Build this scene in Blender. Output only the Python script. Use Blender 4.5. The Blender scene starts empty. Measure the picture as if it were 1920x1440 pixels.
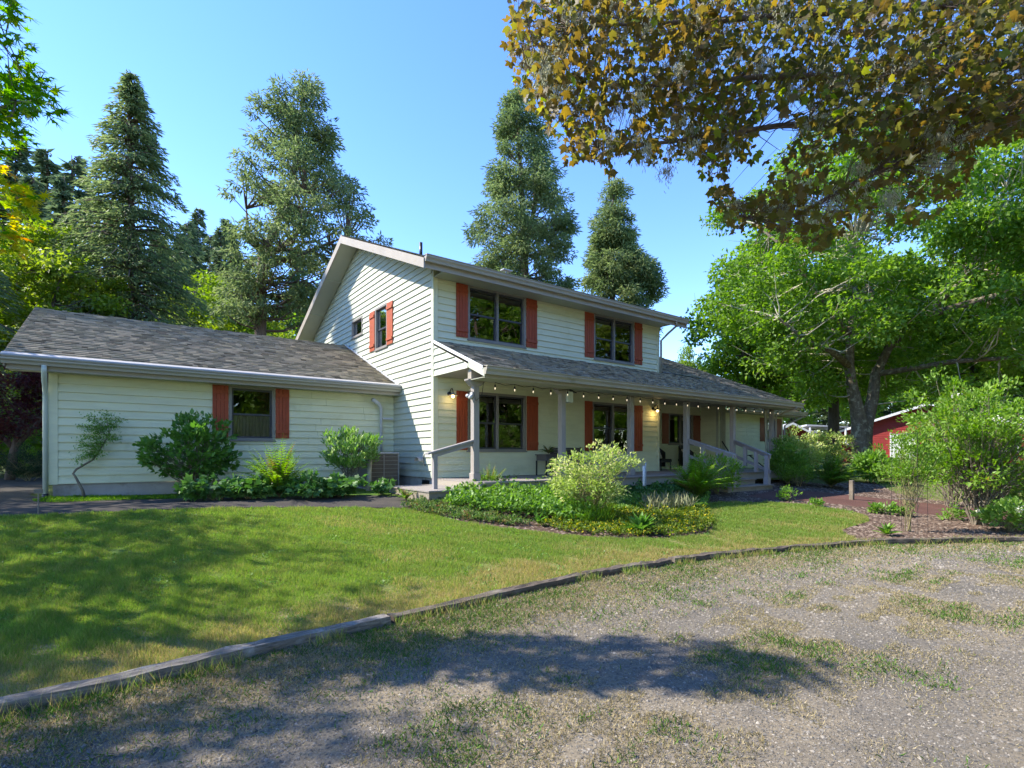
import bpy, bmesh, math, random
import numpy as np
from mathutils import Vector

# ------------------------------------------------------------------ camera, sky, sun, exposure
scene = bpy.context.scene
COL = scene.collection
ZC = 0.88                                   # camera height above the grade at the house wall
CAM = np.array([-5.888, -11.104, ZC])
FPX, CX, HY = 982.0, 960.0, 849.5           # focal length / centre / horizon in photo pixels
TH = math.atan2(1331, FPX)
FW = np.array([math.cos(TH), math.sin(TH)])       # view direction (x along the front wall, y into the house)
RT = np.array([math.sin(TH), -math.cos(TH)])      # to the right
cam_d = bpy.data.cameras.new('camera'); cam = bpy.data.objects.new('camera', cam_d); COL.objects.link(cam)
cam.location = CAM; cam.rotation_euler = (math.radians(90), 0, -math.atan2(FW[0], FW[1]))
cam_d.sensor_width = 36; cam_d.lens = FPX / 1920 * 36; cam_d.shift_y = (HY - 720) / 1920
cam_d.clip_start = 0.05; cam_d.clip_end = 2000
scene.camera = cam
LDIR = Vector((1.0, -0.854, -1.22)).normalized()  # direction the sunlight travels
world = bpy.data.worlds.new('World'); scene.world = world; world.use_nodes = True
wn = world.node_tree.nodes; wl = world.node_tree.links
sky = wn.new('ShaderNodeTexSky'); sky.sky_type = 'NISHITA'; sky.sun_disc = False
sky.sun_elevation = math.asin(-LDIR.z); sky.sun_rotation = math.atan2(-LDIR.x, -LDIR.y)
sky.air_density = 1.0; sky.dust_density = 0.0; sky.ozone_density = 2.0; sky.altitude = 900
bg = wn['Background']; bg.inputs['Strength'].default_value = 0.115
sat = wn.new('ShaderNodeHueSaturation'); sat.inputs['Saturation'].default_value = 1.22; sat.inputs['Hue'].default_value = .513
wl.new(sky.outputs[0], sat.inputs['Color']); wl.new(sat.outputs[0], bg.inputs[0])
sun_d = bpy.data.lights.new('sun', 'SUN'); sun = bpy.data.objects.new('sun', sun_d); COL.objects.link(sun)
sun_d.energy = 2.4; sun_d.angle = math.radians(0.55); sun_d.color = (1.0, 0.93, 0.82)
sun.rotation_euler = LDIR.to_track_quat('-Z', 'Y').to_euler(); sun.location = (-30, 30, 40)
scene.view_settings.view_transform = 'Standard'; scene.view_settings.look = 'None'
scene.view_settings.exposure = 2.2; scene.view_settings.gamma = 1.0
scene.view_settings.use_curve_mapping = False
scene.cycles.use_denoising = True
scene.cycles.max_bounces = 7; scene.cycles.diffuse_bounces = 4; scene.cycles.transparent_max_bounces = 12
scene.cycles.sample_clamp_indirect = 6.0

rng = np.random.default_rng(7); random.seed(7)

# ------------------------------------------------------------------ helpers
def ground_z(y):
    return -0.52 * np.clip((-0.5 - np.asarray(y, float)) / 6.5, 0, 1)
def at(px, depth):                           # ground position in direction of a photo column at a given distance
    r = (px - CX) / FPX * depth
    return CAM[:2] + FW * depth + RT * r
def up(py, depth):                           # world height of a photo row at a given distance
    return ZC + (HY - py) / FPX * depth
def p3(px, py, depth):
    a = at(px, depth); return np.array([a[0], a[1], up(py, depth)])
def G(px, py):                               # where a photo pixel meets the ground
    z = 0.0
    for _ in range(60):
        d = (ZC - z) * FPX / (py - HY); p = at(px, d); z = 0.5 * z + 0.5 * float(ground_z(p[1]))
    return np.array([p[0], p[1], z])
def depth_of(p):
    return float((np.asarray(p)[:2] - CAM[:2]) @ FW)

def noise2(x, y, s, seed=0):
    r = np.random.default_rng(seed); v = 0
    for k in range(6):
        a = r.uniform(0, 6.28); f = r.uniform(.5, 1.8) / s
        v = v + np.sin((x * math.cos(a) + y * math.sin(a)) * f * 6.28 + r.uniform(0, 6.28))
    return v / 6.0

def put(o, parent=None):
    COL.objects.link(o)
    if parent is not None: o.parent = parent
    return o
def tag(o, label=None, cat=None, group=None, kind=None):
    if label: o['label'] = label
    if cat: o['category'] = cat
    if group: o['group'] = group
    if kind: o['kind'] = kind
    return o
def thing(name, loc, label, cat, group=None, rz=0.0):
    o = bpy.data.objects.new(name, None); o.location = loc; o.rotation_euler = (0, 0, rz)
    o.empty_display_size = .1; put(o); return tag(o, label, cat, group)
def off(root):                               # parts are given in world coordinates and kept under an Empty at the base
    return root
def np_mesh(name, V, F, mat, rnd=None, smooth=False):
    V = np.ascontiguousarray(V, np.float32); F = np.ascontiguousarray(F, np.int32)
    me = bpy.data.meshes.new(name); n, k = F.shape
    me.vertices.add(len(V)); me.vertices.foreach_set('co', V.ravel())
    me.loops.add(n * k); me.loops.foreach_set('vertex_index', F.ravel())
    me.polygons.add(n); me.polygons.foreach_set('loop_start', np.arange(n, dtype=np.int32) * k)
    if rnd is not None:
        a = me.attributes.new('rnd', 'FLOAT', 'POINT'); a.data.foreach_set('value', np.ascontiguousarray(rnd, np.float32))
    me.update(calc_edges=True)
    if smooth: me.polygons.foreach_set('use_smooth', np.ones(n, bool))
    me.materials.append(mat)
    return me
def obj(name, me, parent=None, kind=None):
    o = bpy.data.objects.new(name, me)
    put(o)
    if parent is not None:
        o.parent = parent
        pw = world_of(parent)
        o.location = (-pw[0], -pw[1], -pw[2])
    if kind: o['kind'] = kind
    return o
def world_of(o):
    p = Vector((0, 0, 0))
    while o is not None: p = p + o.location; o = o.parent
    return p

class MB:
    def __init__(s, dz=0.0): s.v = []; s.f = []; s.dz = dz
    def poly(s, pts):
        b = len(s.v); s.v += [tuple(p) for p in pts]; s.f.append(list(range(b, b + len(pts))))
    def hexa(s, c):                          # 8 corners: 4 bottom, 4 top
        b = len(s.v); s.v += [tuple(p) for p in c]
        for q in ((3, 2, 1, 0), (4, 5, 6, 7), (0, 1, 5, 4), (1, 2, 6, 5), (2, 3, 7, 6), (3, 0, 4, 7)): s.f.append([b + i for i in q])
    def box(s, x0, x1, y0, y1, z0, z1):
        s.hexa([(x0, y0, z0), (x1, y0, z0), (x1, y1, z0), (x0, y1, z0), (x0, y0, z1), (x1, y0, z1), (x1, y1, z1), (x0, y1, z1)])
    def prism(s, poly, a, b, fn):            # polygon of 2D points extruded between a and b, fn(u, v, t) -> xyz
        n = len(poly); k = len(s.v)
        s.v += [tuple(fn(u, v, a)) for u, v in poly] + [tuple(fn(u, v, b)) for u, v in poly]
        s.f.append([k + i for i in range(n)][::-1]); s.f.append([k + n + i for i in range(n)])
        for i in range(n):
            j = (i + 1) % n; s.f.append([k + i, k + j, k + n + j, k + n + i])
    def tube(s, pts, rad, n=8, cap=True):
        pts = [np.asarray(p, float) for p in pts]
        if np.isscalar(rad): rad = [rad] * len(pts)
        b = len(s.v); ref = None
        for i, p in enumerate(pts):
            d = pts[min(i + 1, len(pts) - 1)] - pts[max(i - 1, 0)]; d = d / (np.linalg.norm(d) + 1e-9)
            if ref is None: ref = np.array([1., 0, 0]) if abs(d[0]) < .8 else np.array([0, 1., 0])
            u = ref - d * (ref @ d); u /= np.linalg.norm(u) + 1e-9; ref = u; w = np.cross(d, u)
            for k in range(n):
                a = 6.28319 * k / n; s.v.append(tuple(p + (u * math.cos(a) + w * math.sin(a)) * rad[i]))
        for i in range(len(pts) - 1):
            for k in range(n):
                j = (k + 1) % n; s.f.append([b + i * n + k, b + i * n + j, b + (i + 1) * n + j, b + (i + 1) * n + k])
        if cap:
            s.f.append([b + k for k in range(n)][::-1]); e = b + (len(pts) - 1) * n; s.f.append([e + k for k in range(n)])
    def lathe(s, prof, c, n=16):             # (radius, z) profile about a vertical axis
        b = len(s.v)
        for r, z in prof:
            for k in range(n): a = 6.28319 * k / n; s.v.append((c[0] + r * math.cos(a), c[1] + r * math.sin(a), c[2] + z))
        for i in range(len(prof) - 1):
            for k in range(n):
                j = (k + 1) % n; s.f.append([b + i * n + k, b + i * n + j, b + (i + 1) * n + j, b + (i + 1) * n + k])
        s.f.append([b + k for k in range(n)][::-1]); e = b + (len(prof) - 1) * n; s.f.append([e + k for k in range(n)])
    def mesh(s, name, mat, smooth=False):
        me = bpy.data.meshes.new(name); me.from_pydata([(x, y, z + s.dz) for x, y, z in s.v], [], s.f); me.update()
        if smooth: me.polygons.foreach_set('use_smooth', np.ones(len(me.polygons), bool))
        me.materials.append(mat); return me
    def build(s, name, mat, parent=None, smooth=False, bevel=0.0, kind=None):
        o = obj(name, s.mesh(name, mat, smooth), parent, kind)
        if bevel:
            m = o.modifiers.new('bevel', 'BEVEL'); m.width = bevel; m.segments = 1; m.limit_method = 'ANGLE'
        return o

# ------------------------------------------------------------------ materials
def nodes(name):
    m = bpy.data.materials.new(name); m.use_nodes = True; nt = m.node_tree
    return m, nt, nt.nodes['Principled BSDF']
def tex(nt, kind, scale, coord='Object', stretch=None, detail=4.0, rough=.6):
    tc = nt.nodes.new('ShaderNodeTexCoord'); t = nt.nodes.new(kind); t.inputs['Scale'].default_value = scale
    if kind == 'ShaderNodeTexNoise': t.inputs['Detail'].default_value = detail; t.inputs['Roughness'].default_value = rough
    src = tc.outputs[coord]
    if stretch:
        mp = nt.nodes.new('ShaderNodeMapping'); mp.inputs['Scale'].default_value = stretch
        nt.links.new(src, mp.inputs[0]); src = mp.outputs[0]
    nt.links.new(src, t.inputs['Vector']); return t
def ramp(nt, src, stops):
    r = nt.nodes.new('ShaderNodeValToRGB'); e = r.color_ramp.elements
    while len(e) < len(stops): e.new(.5)
    for q, (p, c) in zip(e, stops): q.position = p; q.color = (*c, 1)
    nt.links.new(src, r.inputs[0]); return r
def mixc(nt, a, b, fac, mode='MIX'):
    m = nt.nodes.new('ShaderNodeMix'); m.data_type = 'RGBA'; m.blend_type = mode
    for s, v in ((6, a), (7, b)):
        if isinstance(v, tuple): m.inputs[s].default_value = (*v, 1)
        else: nt.links.new(v, m.inputs[s])
    if isinstance(fac, (int, float)): m.inputs[0].default_value = fac
    else: nt.links.new(fac, m.inputs[0])
    return m.outputs[2]
def bump(nt, b, src, dist, strength=.6):
    n = nt.nodes.new('ShaderNodeBump'); n.inputs['Distance'].default_value = dist; n.inputs['Strength'].default_value = strength
    nt.links.new(src, n.inputs['Height']); nt.links.new(n.outputs[0], b.inputs['Normal'])
def paint(name, c, rough=.6, var=.18, scale=3.0, grain=None, bumpd=.002, dirt=None):
    m, nt, b = nodes(name)
    t = tex(nt, 'ShaderNodeTexNoise', scale, stretch=grain, detail=6)
    lo = tuple(x * (1 - var) for x in c); hi = tuple(min(1, x * (1 + var * .6)) for x in c)
    r = ramp(nt, t.outputs[0], [(.3, lo), (.7, hi)]); out = r.outputs[0]
    if dirt:
        t2 = tex(nt, 'ShaderNodeTexNoise', dirt[1], detail=8, rough=.7)
        r2 = ramp(nt, t2.outputs[0], [(dirt[2], (0, 0, 0)), (dirt[2] + .18, (1, 1, 1))])
        out = mixc(nt, out, dirt[0], r2.outputs[0])
    nt.links.new(out, b.inputs['Base Color']); b.inputs['Roughness'].default_value = rough
    t3 = tex(nt, 'ShaderNodeTexNoise', scale * 14, stretch=grain, detail=5)
    bump(nt, b, t3.outputs[0], bumpd); return m
def leafmat(name, stops, trans=.35, rough=.5, gloss=.25, glow=1.5):
    m, nt, b = nodes(name); at_ = nt.nodes.new('ShaderNodeAttribute'); at_.attribute_name = 'rnd'
    r = ramp(nt, at_.outputs['Fac'], stops)
    nt.links.new(r.outputs[0], b.inputs['Base Color']); b.inputs['Roughness'].default_value = rough
    b.inputs['Specular IOR Level'].default_value = gloss
    tr = nt.nodes.new('ShaderNodeBsdfTranslucent')
    hs = nt.nodes.new('ShaderNodeHueSaturation'); hs.inputs['Saturation'].default_value = 1.15; hs.inputs['Value'].default_value = glow
    nt.links.new(r.outputs[0], hs.inputs['Color']); nt.links.new(hs.outputs[0], tr.inputs['Color'])
    mx = nt.nodes.new('ShaderNodeMixShader'); mx.inputs[0].default_value = trans
    nt.links.new(b.outputs[0], mx.inputs[1]); nt.links.new(tr.outputs[0], mx.inputs[2])
    nt.links.new(mx.outputs[0], nt.nodes['Material Output'].inputs[0]); return m
def attrmat(name, stops, rough=.85, bscale=60, bd=.004):
    m, nt, b = nodes(name); at_ = nt.nodes.new('ShaderNodeAttribute'); at_.attribute_name = 'rnd'
    r = ramp(nt, at_.outputs['Fac'], stops); t = tex(nt, 'ShaderNodeTexNoise', bscale, detail=3)
    out = mixc(nt, r.outputs[0], ramp(nt, t.outputs[0], [(.3, (.55,) * 3), (.7, (1.25,) * 3)]).outputs[0], .6, 'MULTIPLY')
    nt.links.new(out, b.inputs['Base Color']); b.inputs['Roughness'].default_value = rough
    bump(nt, b, t.outputs[0], bd); return m
def emit(name, c, s):
    m, nt, b = nodes(name); b.inputs['Base Color'].default_value = (*c, 1)
    b.inputs['Emission Color'].default_value = (*c, 1); b.inputs['Emission Strength'].default_value = s; return m
def ground_mat(name, stops, scale, fine, bd=.02, mix2=None, rough=.95):
    m, nt, b = nodes(name)
    t = tex(nt, 'ShaderNodeTexNoise', scale, detail=7, rough=.65); r = ramp(nt, t.outputs[0], stops); out = r.outputs[0]
    f = tex(nt, 'ShaderNodeTexNoise', fine, detail=6, rough=.75)
    out = mixc(nt, out, ramp(nt, f.outputs[0], [(.3, (.45,) * 3), (.7, (1.35,) * 3)]).outputs[0], .8, 'MULTIPLY')
    if mix2:
        t2 = tex(nt, 'ShaderNodeTexNoise', mix2[1], detail=6, rough=.7)
        out = mixc(nt, out, mix2[0], ramp(nt, t2.outputs[0], [(mix2[2], (0,) * 3), (mix2[2] + .14, (1,) * 3)]).outputs[0])
    nt.links.new(out, b.inputs['Base Color']); b.inputs['Roughness'].default_value = rough
    b.inputs['Specular IOR Level'].default_value = .15
    bump(nt, b, f.outputs[0], bd, .9); return m

M = {}
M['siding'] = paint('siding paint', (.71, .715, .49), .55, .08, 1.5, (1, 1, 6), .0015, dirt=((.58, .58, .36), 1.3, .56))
M['siding_sun_toned'] = paint('siding paint toned for sun', (.50, .515, .405), .55, .08, 1.5, (1, 1, 6), .0015, dirt=((.42, .43, .31), 1.3, .56))  # same paint in a darker tone to hold back the sunlit gable
M['trim'] = paint('taupe trim paint', (.36, .32, .26), .5, .10, 2.0, dirt=((.22, .21, .13), 1.2, .62))
M['gutter'] = paint('gutter metal', (.38, .35, .28), .4, .10, 1.2, dirt=((.20, .20, .12), 1.6, .60))
M['hood'] = paint('pale gutter hood', (.40, .385, .36), .6, .08, 3.0)
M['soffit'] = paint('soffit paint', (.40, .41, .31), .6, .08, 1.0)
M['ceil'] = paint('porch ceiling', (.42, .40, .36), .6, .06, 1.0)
M['shutter'] = paint('barn red shutter', (.35, .062, .020), .6, .2, 3.0, (6, 6, 1), .002)
M['shutter_gable'] = paint('orange red shutter', (.38, .080, .028), .55, .12, 3.0, (6, 6, 1), .002)
M['shutter_brown'] = paint('faded brown shutter', (.27, .092, .048), .65, .2, 3.0, (6, 6, 1), .002)
M['sash'] = paint('dark window sash', (.055, .058, .068), .4, .15, 3)
M['casing'] = paint('grey window casing', (.24, .225, .20), .5, .08, 3)
M['post'] = paint('porch post paint', (.33, .295, .265), .5, .10, 3, (4, 4, 1))
M['rail'] = paint('railing paint', (.30, .275, .275), .5, .10, 3, (4, 4, 1))
M['deck'] = paint('deck boards', (.30, .265, .235), .65, .22, 2, (1, 8, 8), .003)
M['step'] = paint('weathered steps', (.25, .215, .165), .75, .25, 2.5, (1, 6, 6), .003, dirt=((.14, .13, .07), 2.5, .55))
M['concrete'] = paint('foundation concrete', (.40, .38, .36), .9, .2, 2, dirt=((.22, .20, .18), 1.8, .5))
M['black'] = paint('black metal', (.012, .012, .013), .4, .1, 5)
M['white'] = paint('white paint', (.74, .74, .72), .5, .06, 3)
M['pipe'] = paint('pale pipe', (.52, .53, .54), .4, .08, 3)
M['downspout'] = paint('downspout paint', (.55, .60, .52), .45, .06, 3)
M['shingle'] = attrmat('asphalt shingle', [(0, (.14, .110, .070)), (.35, (.275, .222, .145)), (.8, (.38, .31, .20)), (1, (.45, .345, .20))], .95, 60, .0006)
M['red'] = paint('red barn siding', (.30, .030, .026), .7, .2, 1.5, (1, 1, 8))
M['barnroof'] = paint('pale metal roof', (.42, .42, .42), .4, .08, 2)
M['cushion'] = paint('cushion', (.55, .50, .42), .9, .25, 12)
M['curtain'] = paint('curtain cloth', (.46, .45, .33), .9, .15, 4)
M['lace'] = paint('lace curtain', (.62, .60, .55), .9, .3, 6, (6, 6, .6))
M['room'] = paint('dark room', (.035, .028, .022), .9, .4, 1.0)
M['blind'] = paint('window blind', (.36, .34, .28), .7, .08, 3)
M['ac'] = paint('condenser louvre', (.155, .135, .115), .5, .15, 3)
M['ac2'] = paint('condenser cap', (.40, .38, .35), .5, .10, 3)
M['terra'] = paint('planter', (.10, .085, .075), .7, .2, 6)
M['birdbox'] = paint('birdhouse', (.58, .62, .52), .7, .1, 5)
M['copper'] = paint('tan wood', (.36, .20, .08), .6, .2, 6)
M['bulb'] = emit('string bulb', (1.0, .84, .58), .22)
M['lampbulb'] = emit('lantern bulb', (1.0, .72, .30), 3.0)
M['bark'] = paint('conifer bark', (.135, .098, .075), .95, .35, 2.5, (6, 6, 1), .02)
M['bark_lichen'] = paint('lichen bark', (.15, .12, .085), .95, .5, 2.2, (5, 5, 1), .05, dirt=((.40, .39, .29), 5.0, .52))
M['twig'] = paint('grey twig', (.20, .165, .12), .9, .3, 5)
M['twig_pale'] = paint('lichen twig', (.40, .37, .27), .95, .25, 6)
M['cane'] = paint('green brown cane', (.22, .19, .085), .8, .3, 6)
M['timber'] = paint('weathered timber', (.19, .165, .135), .9, .6, 4.0, (1, 16, 16), .010, dirt=((.36, .34, .30), 5.0, .52))
M['timber_dark'] = paint('dark rotted timber', (.095, .072, .052), .9, .5, 3.0, (1, 14, 14), .008, dirt=((.20, .17, .13), 3.0, .50))
M['lichen'] = leafmat('hanging lichen', [(0, (.34, .35, .22)), (1, (.55, .54, .40))], .3, .9, .05)
# glass: a real pane that mirrors the garden and lets the dark room show
m, nt, b = nodes('window glass'); gl = nt.nodes.new('ShaderNodeBsdfGlossy'); gl.inputs['Roughness'].default_value = .015
tp = nt.nodes.new('ShaderNodeBsdfTransparent'); tp.inputs[0].default_value = (.80, .82, .80, 1)
lw = nt.nodes.new('ShaderNodeFresnel'); lw.inputs[0].default_value = 2.25
mx = nt.nodes.new('ShaderNodeMixShader'); nt.links.new(lw.outputs[0], mx.inputs[0]); nt.links.new(tp.outputs[0], mx.inputs[1]); nt.links.new(gl.outputs[0], mx.inputs[2])
wv = tex(nt, 'ShaderNodeTexNoise', 1.6, detail=1); bn = nt.nodes.new('ShaderNodeBump'); bn.inputs['Distance'].default_value = .012; bn.inputs['Strength'].default_value = .25
nt.links.new(wv.outputs[0], bn.inputs['Height']); nt.links.new(bn.outputs[0], gl.inputs['Normal'])
nt.links.new(mx.outputs[0], nt.nodes['Material Output'].inputs[0]); M['glass'] = m
# foliage
M['f_cedar'] = leafmat('cedar sprays', [(0, (.070, .105, .040)), (.5, (.140, .195, .075)), (1, (.25, .30, .125))], .42, .6)
M['f_fir'] = leafmat('fir sprays', [(0, (.050, .080, .042)), (.6, (.095, .140, .070)), (1, (.16, .21, .10))], .36, .6)
M['f_oak'] = leafmat('fresh green leaves', [(0, (.080, .155, .022)), (.5, (.145, .255, .036)), (1, (.24, .37, .065))], .54, .45, .35)
M['f_alder'] = leafmat('yellow green leaves', [(0, (.09, .16, .020)), (.5, (.18, .27, .032)), (1, (.30, .36, .065))], .5, .5)
M['f_dark'] = leafmat('dark leaves', [(0, (.012, .028, .012)), (.6, (.025, .055, .022)), (1, (.045, .085, .03))], .2, .5)
M['f_red'] = leafmat('dark red leaves', [(0, (.040, .010, .012)), (.6, (.085, .020, .020)), (1, (.14, .05, .035))], .35, .5)
M['f_maple'] = leafmat('bronze maple leaves', [(0, (.080, .085, .024)), (.30, (.15, .145, .030)), (.55, (.135, .092, .030)), (.82, (.19, .135, .030)), (1, (.20, .26, .036))], .66, .45, .35, 1.6)
M['f_jmaple'] = leafmat('japanese maple leaves', [(0, (.05, .12, .016)), (.45, (.10, .22, .022)), (.70, (.36, .38, .03)), (.9, (.50, .36, .03)), (1, (.50, .16, .02))], .6, .5, .25, 2.0)
M['f_hydrangea'] = leafmat('broad green leaves', [(0, (.055, .14, .025)), (.6, (.10, .22, .04)), (1, (.18, .33, .065))], .35, .45, .4)
M['f_low'] = leafmat('lobed ground leaves', [(0, (.045, .11, .024)), (.6, (.08, .18, .04)), (1, (.14, .27, .07))], .3, .5, .35)
M['f_azalea'] = leafmat('bright rhododendron leaves', [(0, (.10, .22, .04)), (.6, (.19, .34, .07)), (1, (.40, .50, .22))], .35, .4, .5)
M['f_varieg'] = leafmat('cream edged leaves', [(0, (.15, .25, .045)), (.5, (.30, .40, .09)), (.85, (.54, .58, .22)), (1, (.68, .58, .38))], .4, .5)
M['f_fern'] = leafmat('fern fronds', [(0, (.05, .12, .016)), (.5, (.12, .25, .022)), (.85, (.24, .40, .03)), (1, (.30, .22, .07))], .4, .5)
M['f_nandina'] = leafmat('light pinnate leaves', [(0, (.10, .21, .035)), (.7, (.17, .32, .06)), (1, (.26, .42, .10))], .4, .5)
M['f_balm'] = leafmat('lush ground cover leaves', [(0, (.085, .18, .024)), (.5, (.14, .26, .040)), (1, (.25, .40, .085))], .4, .45, .4)
M['f_yellow'] = leafmat('yellow green ground cover', [(0, (.07, .13, .018)), (.5, (.14, .20, .025)), (.8, (.38, .36, .02)), (1, (.60, .46, .02))], .35, .6)
M['f_redcover'] = leafmat('reddish ground cover', [(0, (.07, .15, .03)), (.6, (.13, .20, .05)), (.86, (.22, .15, .06)), (1, (.32, .13, .09))], .3, .6)
M['f_lavender'] = leafmat('dry grey stems', [(0, (.16, .19, .10)), (.6, (.30, .32, .19)), (1, (.40, .38, .26))], .25, .8)
M['f_privet'] = leafmat('light shrub leaves', [(0, (.085, .18, .020)), (.5, (.15, .28, .034)), (.93, (.25, .38, .06)), (1, (.34, .18, .06))], .42, .45, .4)
M['f_white'] = leafmat('white blossoms', [(0, (.62, .60, .46)), (1, (.82, .80, .70))], .3, .8)
M['grass'] = leafmat('grass blades', [(0, (.46, .36, .17)), (.22, (.34, .30, .11)), (.40, (.21, .26, .060)), (.7, (.150, .25, .045)), (1, (.26, .37, .075))], .45, .6, .2)
M['straw'] = leafmat('straw and weeds', [(0, (.46, .38, .23)), (.5, (.27, .23, .10)), (.62, (.11, .17, .035)), (1, (.085, .20, .03))], .25, .8, .1)
M['lawn'] = ground_mat('lawn soil', [(.35, (.08, .14, .020)), (.55, (.115, .18, .028)), (.75, (.20, .19, .06))], .55, 22, .015)
def worn(m):                                   # straw coloured wear that follows the timber edging
    nt = m.node_tree; b = nt.nodes['Principled BSDF']; src = b.inputs['Base Color'].links[0].from_socket
    tc = nt.nodes.new('ShaderNodeTexCoord'); sx = nt.nodes.new('ShaderNodeSeparateXYZ'); nt.links.new(tc.outputs['Object'], sx.inputs[0])
    n = tex(nt, 'ShaderNodeTexNoise', 1.3, detail=5); ad = nt.nodes.new('ShaderNodeMath'); ad.operation = 'MULTIPLY_ADD'; ad.inputs[1].default_value = 1.6
    nt.links.new(n.outputs[0], ad.inputs[0]); nt.links.new(sx.outputs['Y'], ad.inputs[2])
    r = ramp(nt, ad.outputs[0], [(0, (1, 1, 1)), (1, (0, 0, 0))]); mr = nt.nodes.new('ShaderNodeMapRange'); mr.inputs[1].default_value = -5.55; mr.inputs[2].default_value = -5.0
    nt.links.new(ad.outputs[0], mr.inputs[0]); nt.links.new(mr.outputs[0], r.inputs[0])
    nt.links.new(mixc(nt, src, (.27, .22, .11), r.outputs[0]), b.inputs['Base Color'])
worn(M['lawn'])
M['gravel'] = ground_mat('driveway gravel', [(.30, (.155, .136, .105)), (.46, (.195, .166, .124)), (.60, (.25, .205, .138)), (.78, (.30, .24, .155))], .5, 40, .012, mix2=((.13, .116, .095), 1.1, .48))
M['mulch'] = ground_mat('bark mulch', [(.3, (.060, .036, .024)), (.6, (.105, .066, .045)), (.8, (.15, .11, .08))], 2.2, 38, .02)
M['asphalt'] = ground_mat('old asphalt', [(.3, (.050, .045, .040)), (.6, (.072, .063, .053)), (.8, (.11, .093, .072))], 1.6, 70, .006)
M['brick'] = ground_mat('red path grit', [(.3, (.095, .048, .038)), (.6, (.13, .066, .052)), (.8, (.16, .09, .072))], 1.2, 45, .008)
M['moss'] = ground_mat('moss', [(.3, (.045, .105, .014)), (.6, (.085, .16, .02)), (.8, (.10, .12, .04))], 2.5, 60, .01)
M['field'] = ground_mat('rough field', [(.3, (.055, .085, .022)), (.6, (.085, .115, .03)), (.8, (.13, .12, .06))], .12, 6, .05)
M['stone'] = attrmat('loose stone', [(0, (.075, .070, .060)), (.6, (.17, .155, .13)), (1, (.33, .29, .23))], .9, 30, .002)
M['chip'] = attrmat('bark chip', [(0, (.045, .026, .017)), (.6, (.12, .075, .05)), (1, (.26, .20, .15))], .95, 30, .002)

# ------------------------------------------------------------------ foliage tools
def norm(a): return a / (np.linalg.norm(a, axis=-1, keepdims=True) + 1e-9)
T_LANCE = (np.array([[0, 0, 0], [-.5, .45, .10], [0, 1, -.05], [.5, .45, .10]]), np.array([[0, 2, 1], [0, 3, 2]]))
T_SPRAY = (np.array([[0, 0, 0], [-.5, .35, 0], [-.28, .78, -.06], [0, 1, -.12], [.28, .78, -.06], [.5, .35, 0]]), np.array([[0, 2, 1], [0, 3, 2], [0, 4, 3], [0, 5, 4]]))
T_OVAL = (np.array([[0, 0, 0], [-.36, .25, .05], [-.45, .55, .06], [0, 1, -.08], [.45, .55, .06], [.36, .25, .05], [0, .5, 0]]), np.array([[6, 1, 0], [6, 2, 1], [6, 3, 2], [6, 4, 3], [6, 5, 4], [6, 0, 5]]))
T_BLADE = (np.array([[-.5, 0, 0], [.5, 0, 0], [0, 1, 0]]), np.array([[0, 1, 2]]))
def star(n_lobes, inner, widths):
    pts = [(0, 0, 0)]
    angs = np.linspace(-2.25, 2.25, n_lobes)
    lens = 1 - .42 * np.abs(np.linspace(-1, 1, n_lobes)) ** 1.5
    out = [(0, .02, 0)]
    for i, (a, L) in enumerate(zip(angs, lens)):
        if i > 0:
            am = (angs[i - 1] + a) / 2; out.append((math.sin(am) * inner, .3 + math.cos(am) * inner, .03))
        if widths:
            for da, f in ((-widths, .72), (-widths * .35, .80), (0, 1.0), (widths * .35, .80), (widths, .72)):
                out.append((math.sin(a + da) * L * f * .62, .3 + math.cos(a + da) * L * f * .62, -.05))
        else: out.append((math.sin(a) * L * .7, .3 + math.cos(a) * L * .7, -.06))
    V = [(0, .3, .02)] + out; n = len(out)
    return np.array(V, float), np.array([[0, 1 + (i + 1) % n, 1 + i] for i in range(n)])
T_MAPLE = star(5, .30, .24)
T_JMAPLE = star(7, .16, 0)
T_LOBED = star(5, .36, 0)

def scatter(tpl, pos, d, length, width, seed=0, roll=None, nrm=None):
    """copies of a leaf shape: base at pos, pointing along d"""
    r = np.random.default_rng(seed); N = len(pos); V0, F0 = tpl; k = len(V0)
    y = norm(d); rv = r.normal(size=(N, 3)) if nrm is None else nrm
    x = norm(np.cross(y, rv)); z = np.cross(x, y)
    L = np.broadcast_to(np.asarray(length, float), (N,)); W = np.broadcast_to(np.asarray(width, float), (N,))
    V = pos[:, None, :] + (V0[None, :, 0:1] * W[:, None, None]) * x[:, None, :] + (V0[None, :, 1:2] * L[:, None, None]) * y[:, None, :] + (V0[None, :, 2:3] * L[:, None, None]) * z[:, None, :]
    F = F0[None] + (np.arange(N) * k)[:, None, None]
    return V.reshape(-1, 3), F.reshape(-1, F0.shape[1]), k
def leaf_mesh(name, tpl, pos, d, length, width, mat, rnd, seed=0, nrm=None):
    V, F, k = scatter(tpl, pos, d, length, width, seed, nrm=nrm)
    return np_mesh(name, V, F, mat, np.repeat(rnd, k))
def ball(n, r):
    v = norm(r.normal(size=(n, 3))); return v * (r.random((n, 1)) ** (1 / 2.2))

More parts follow.
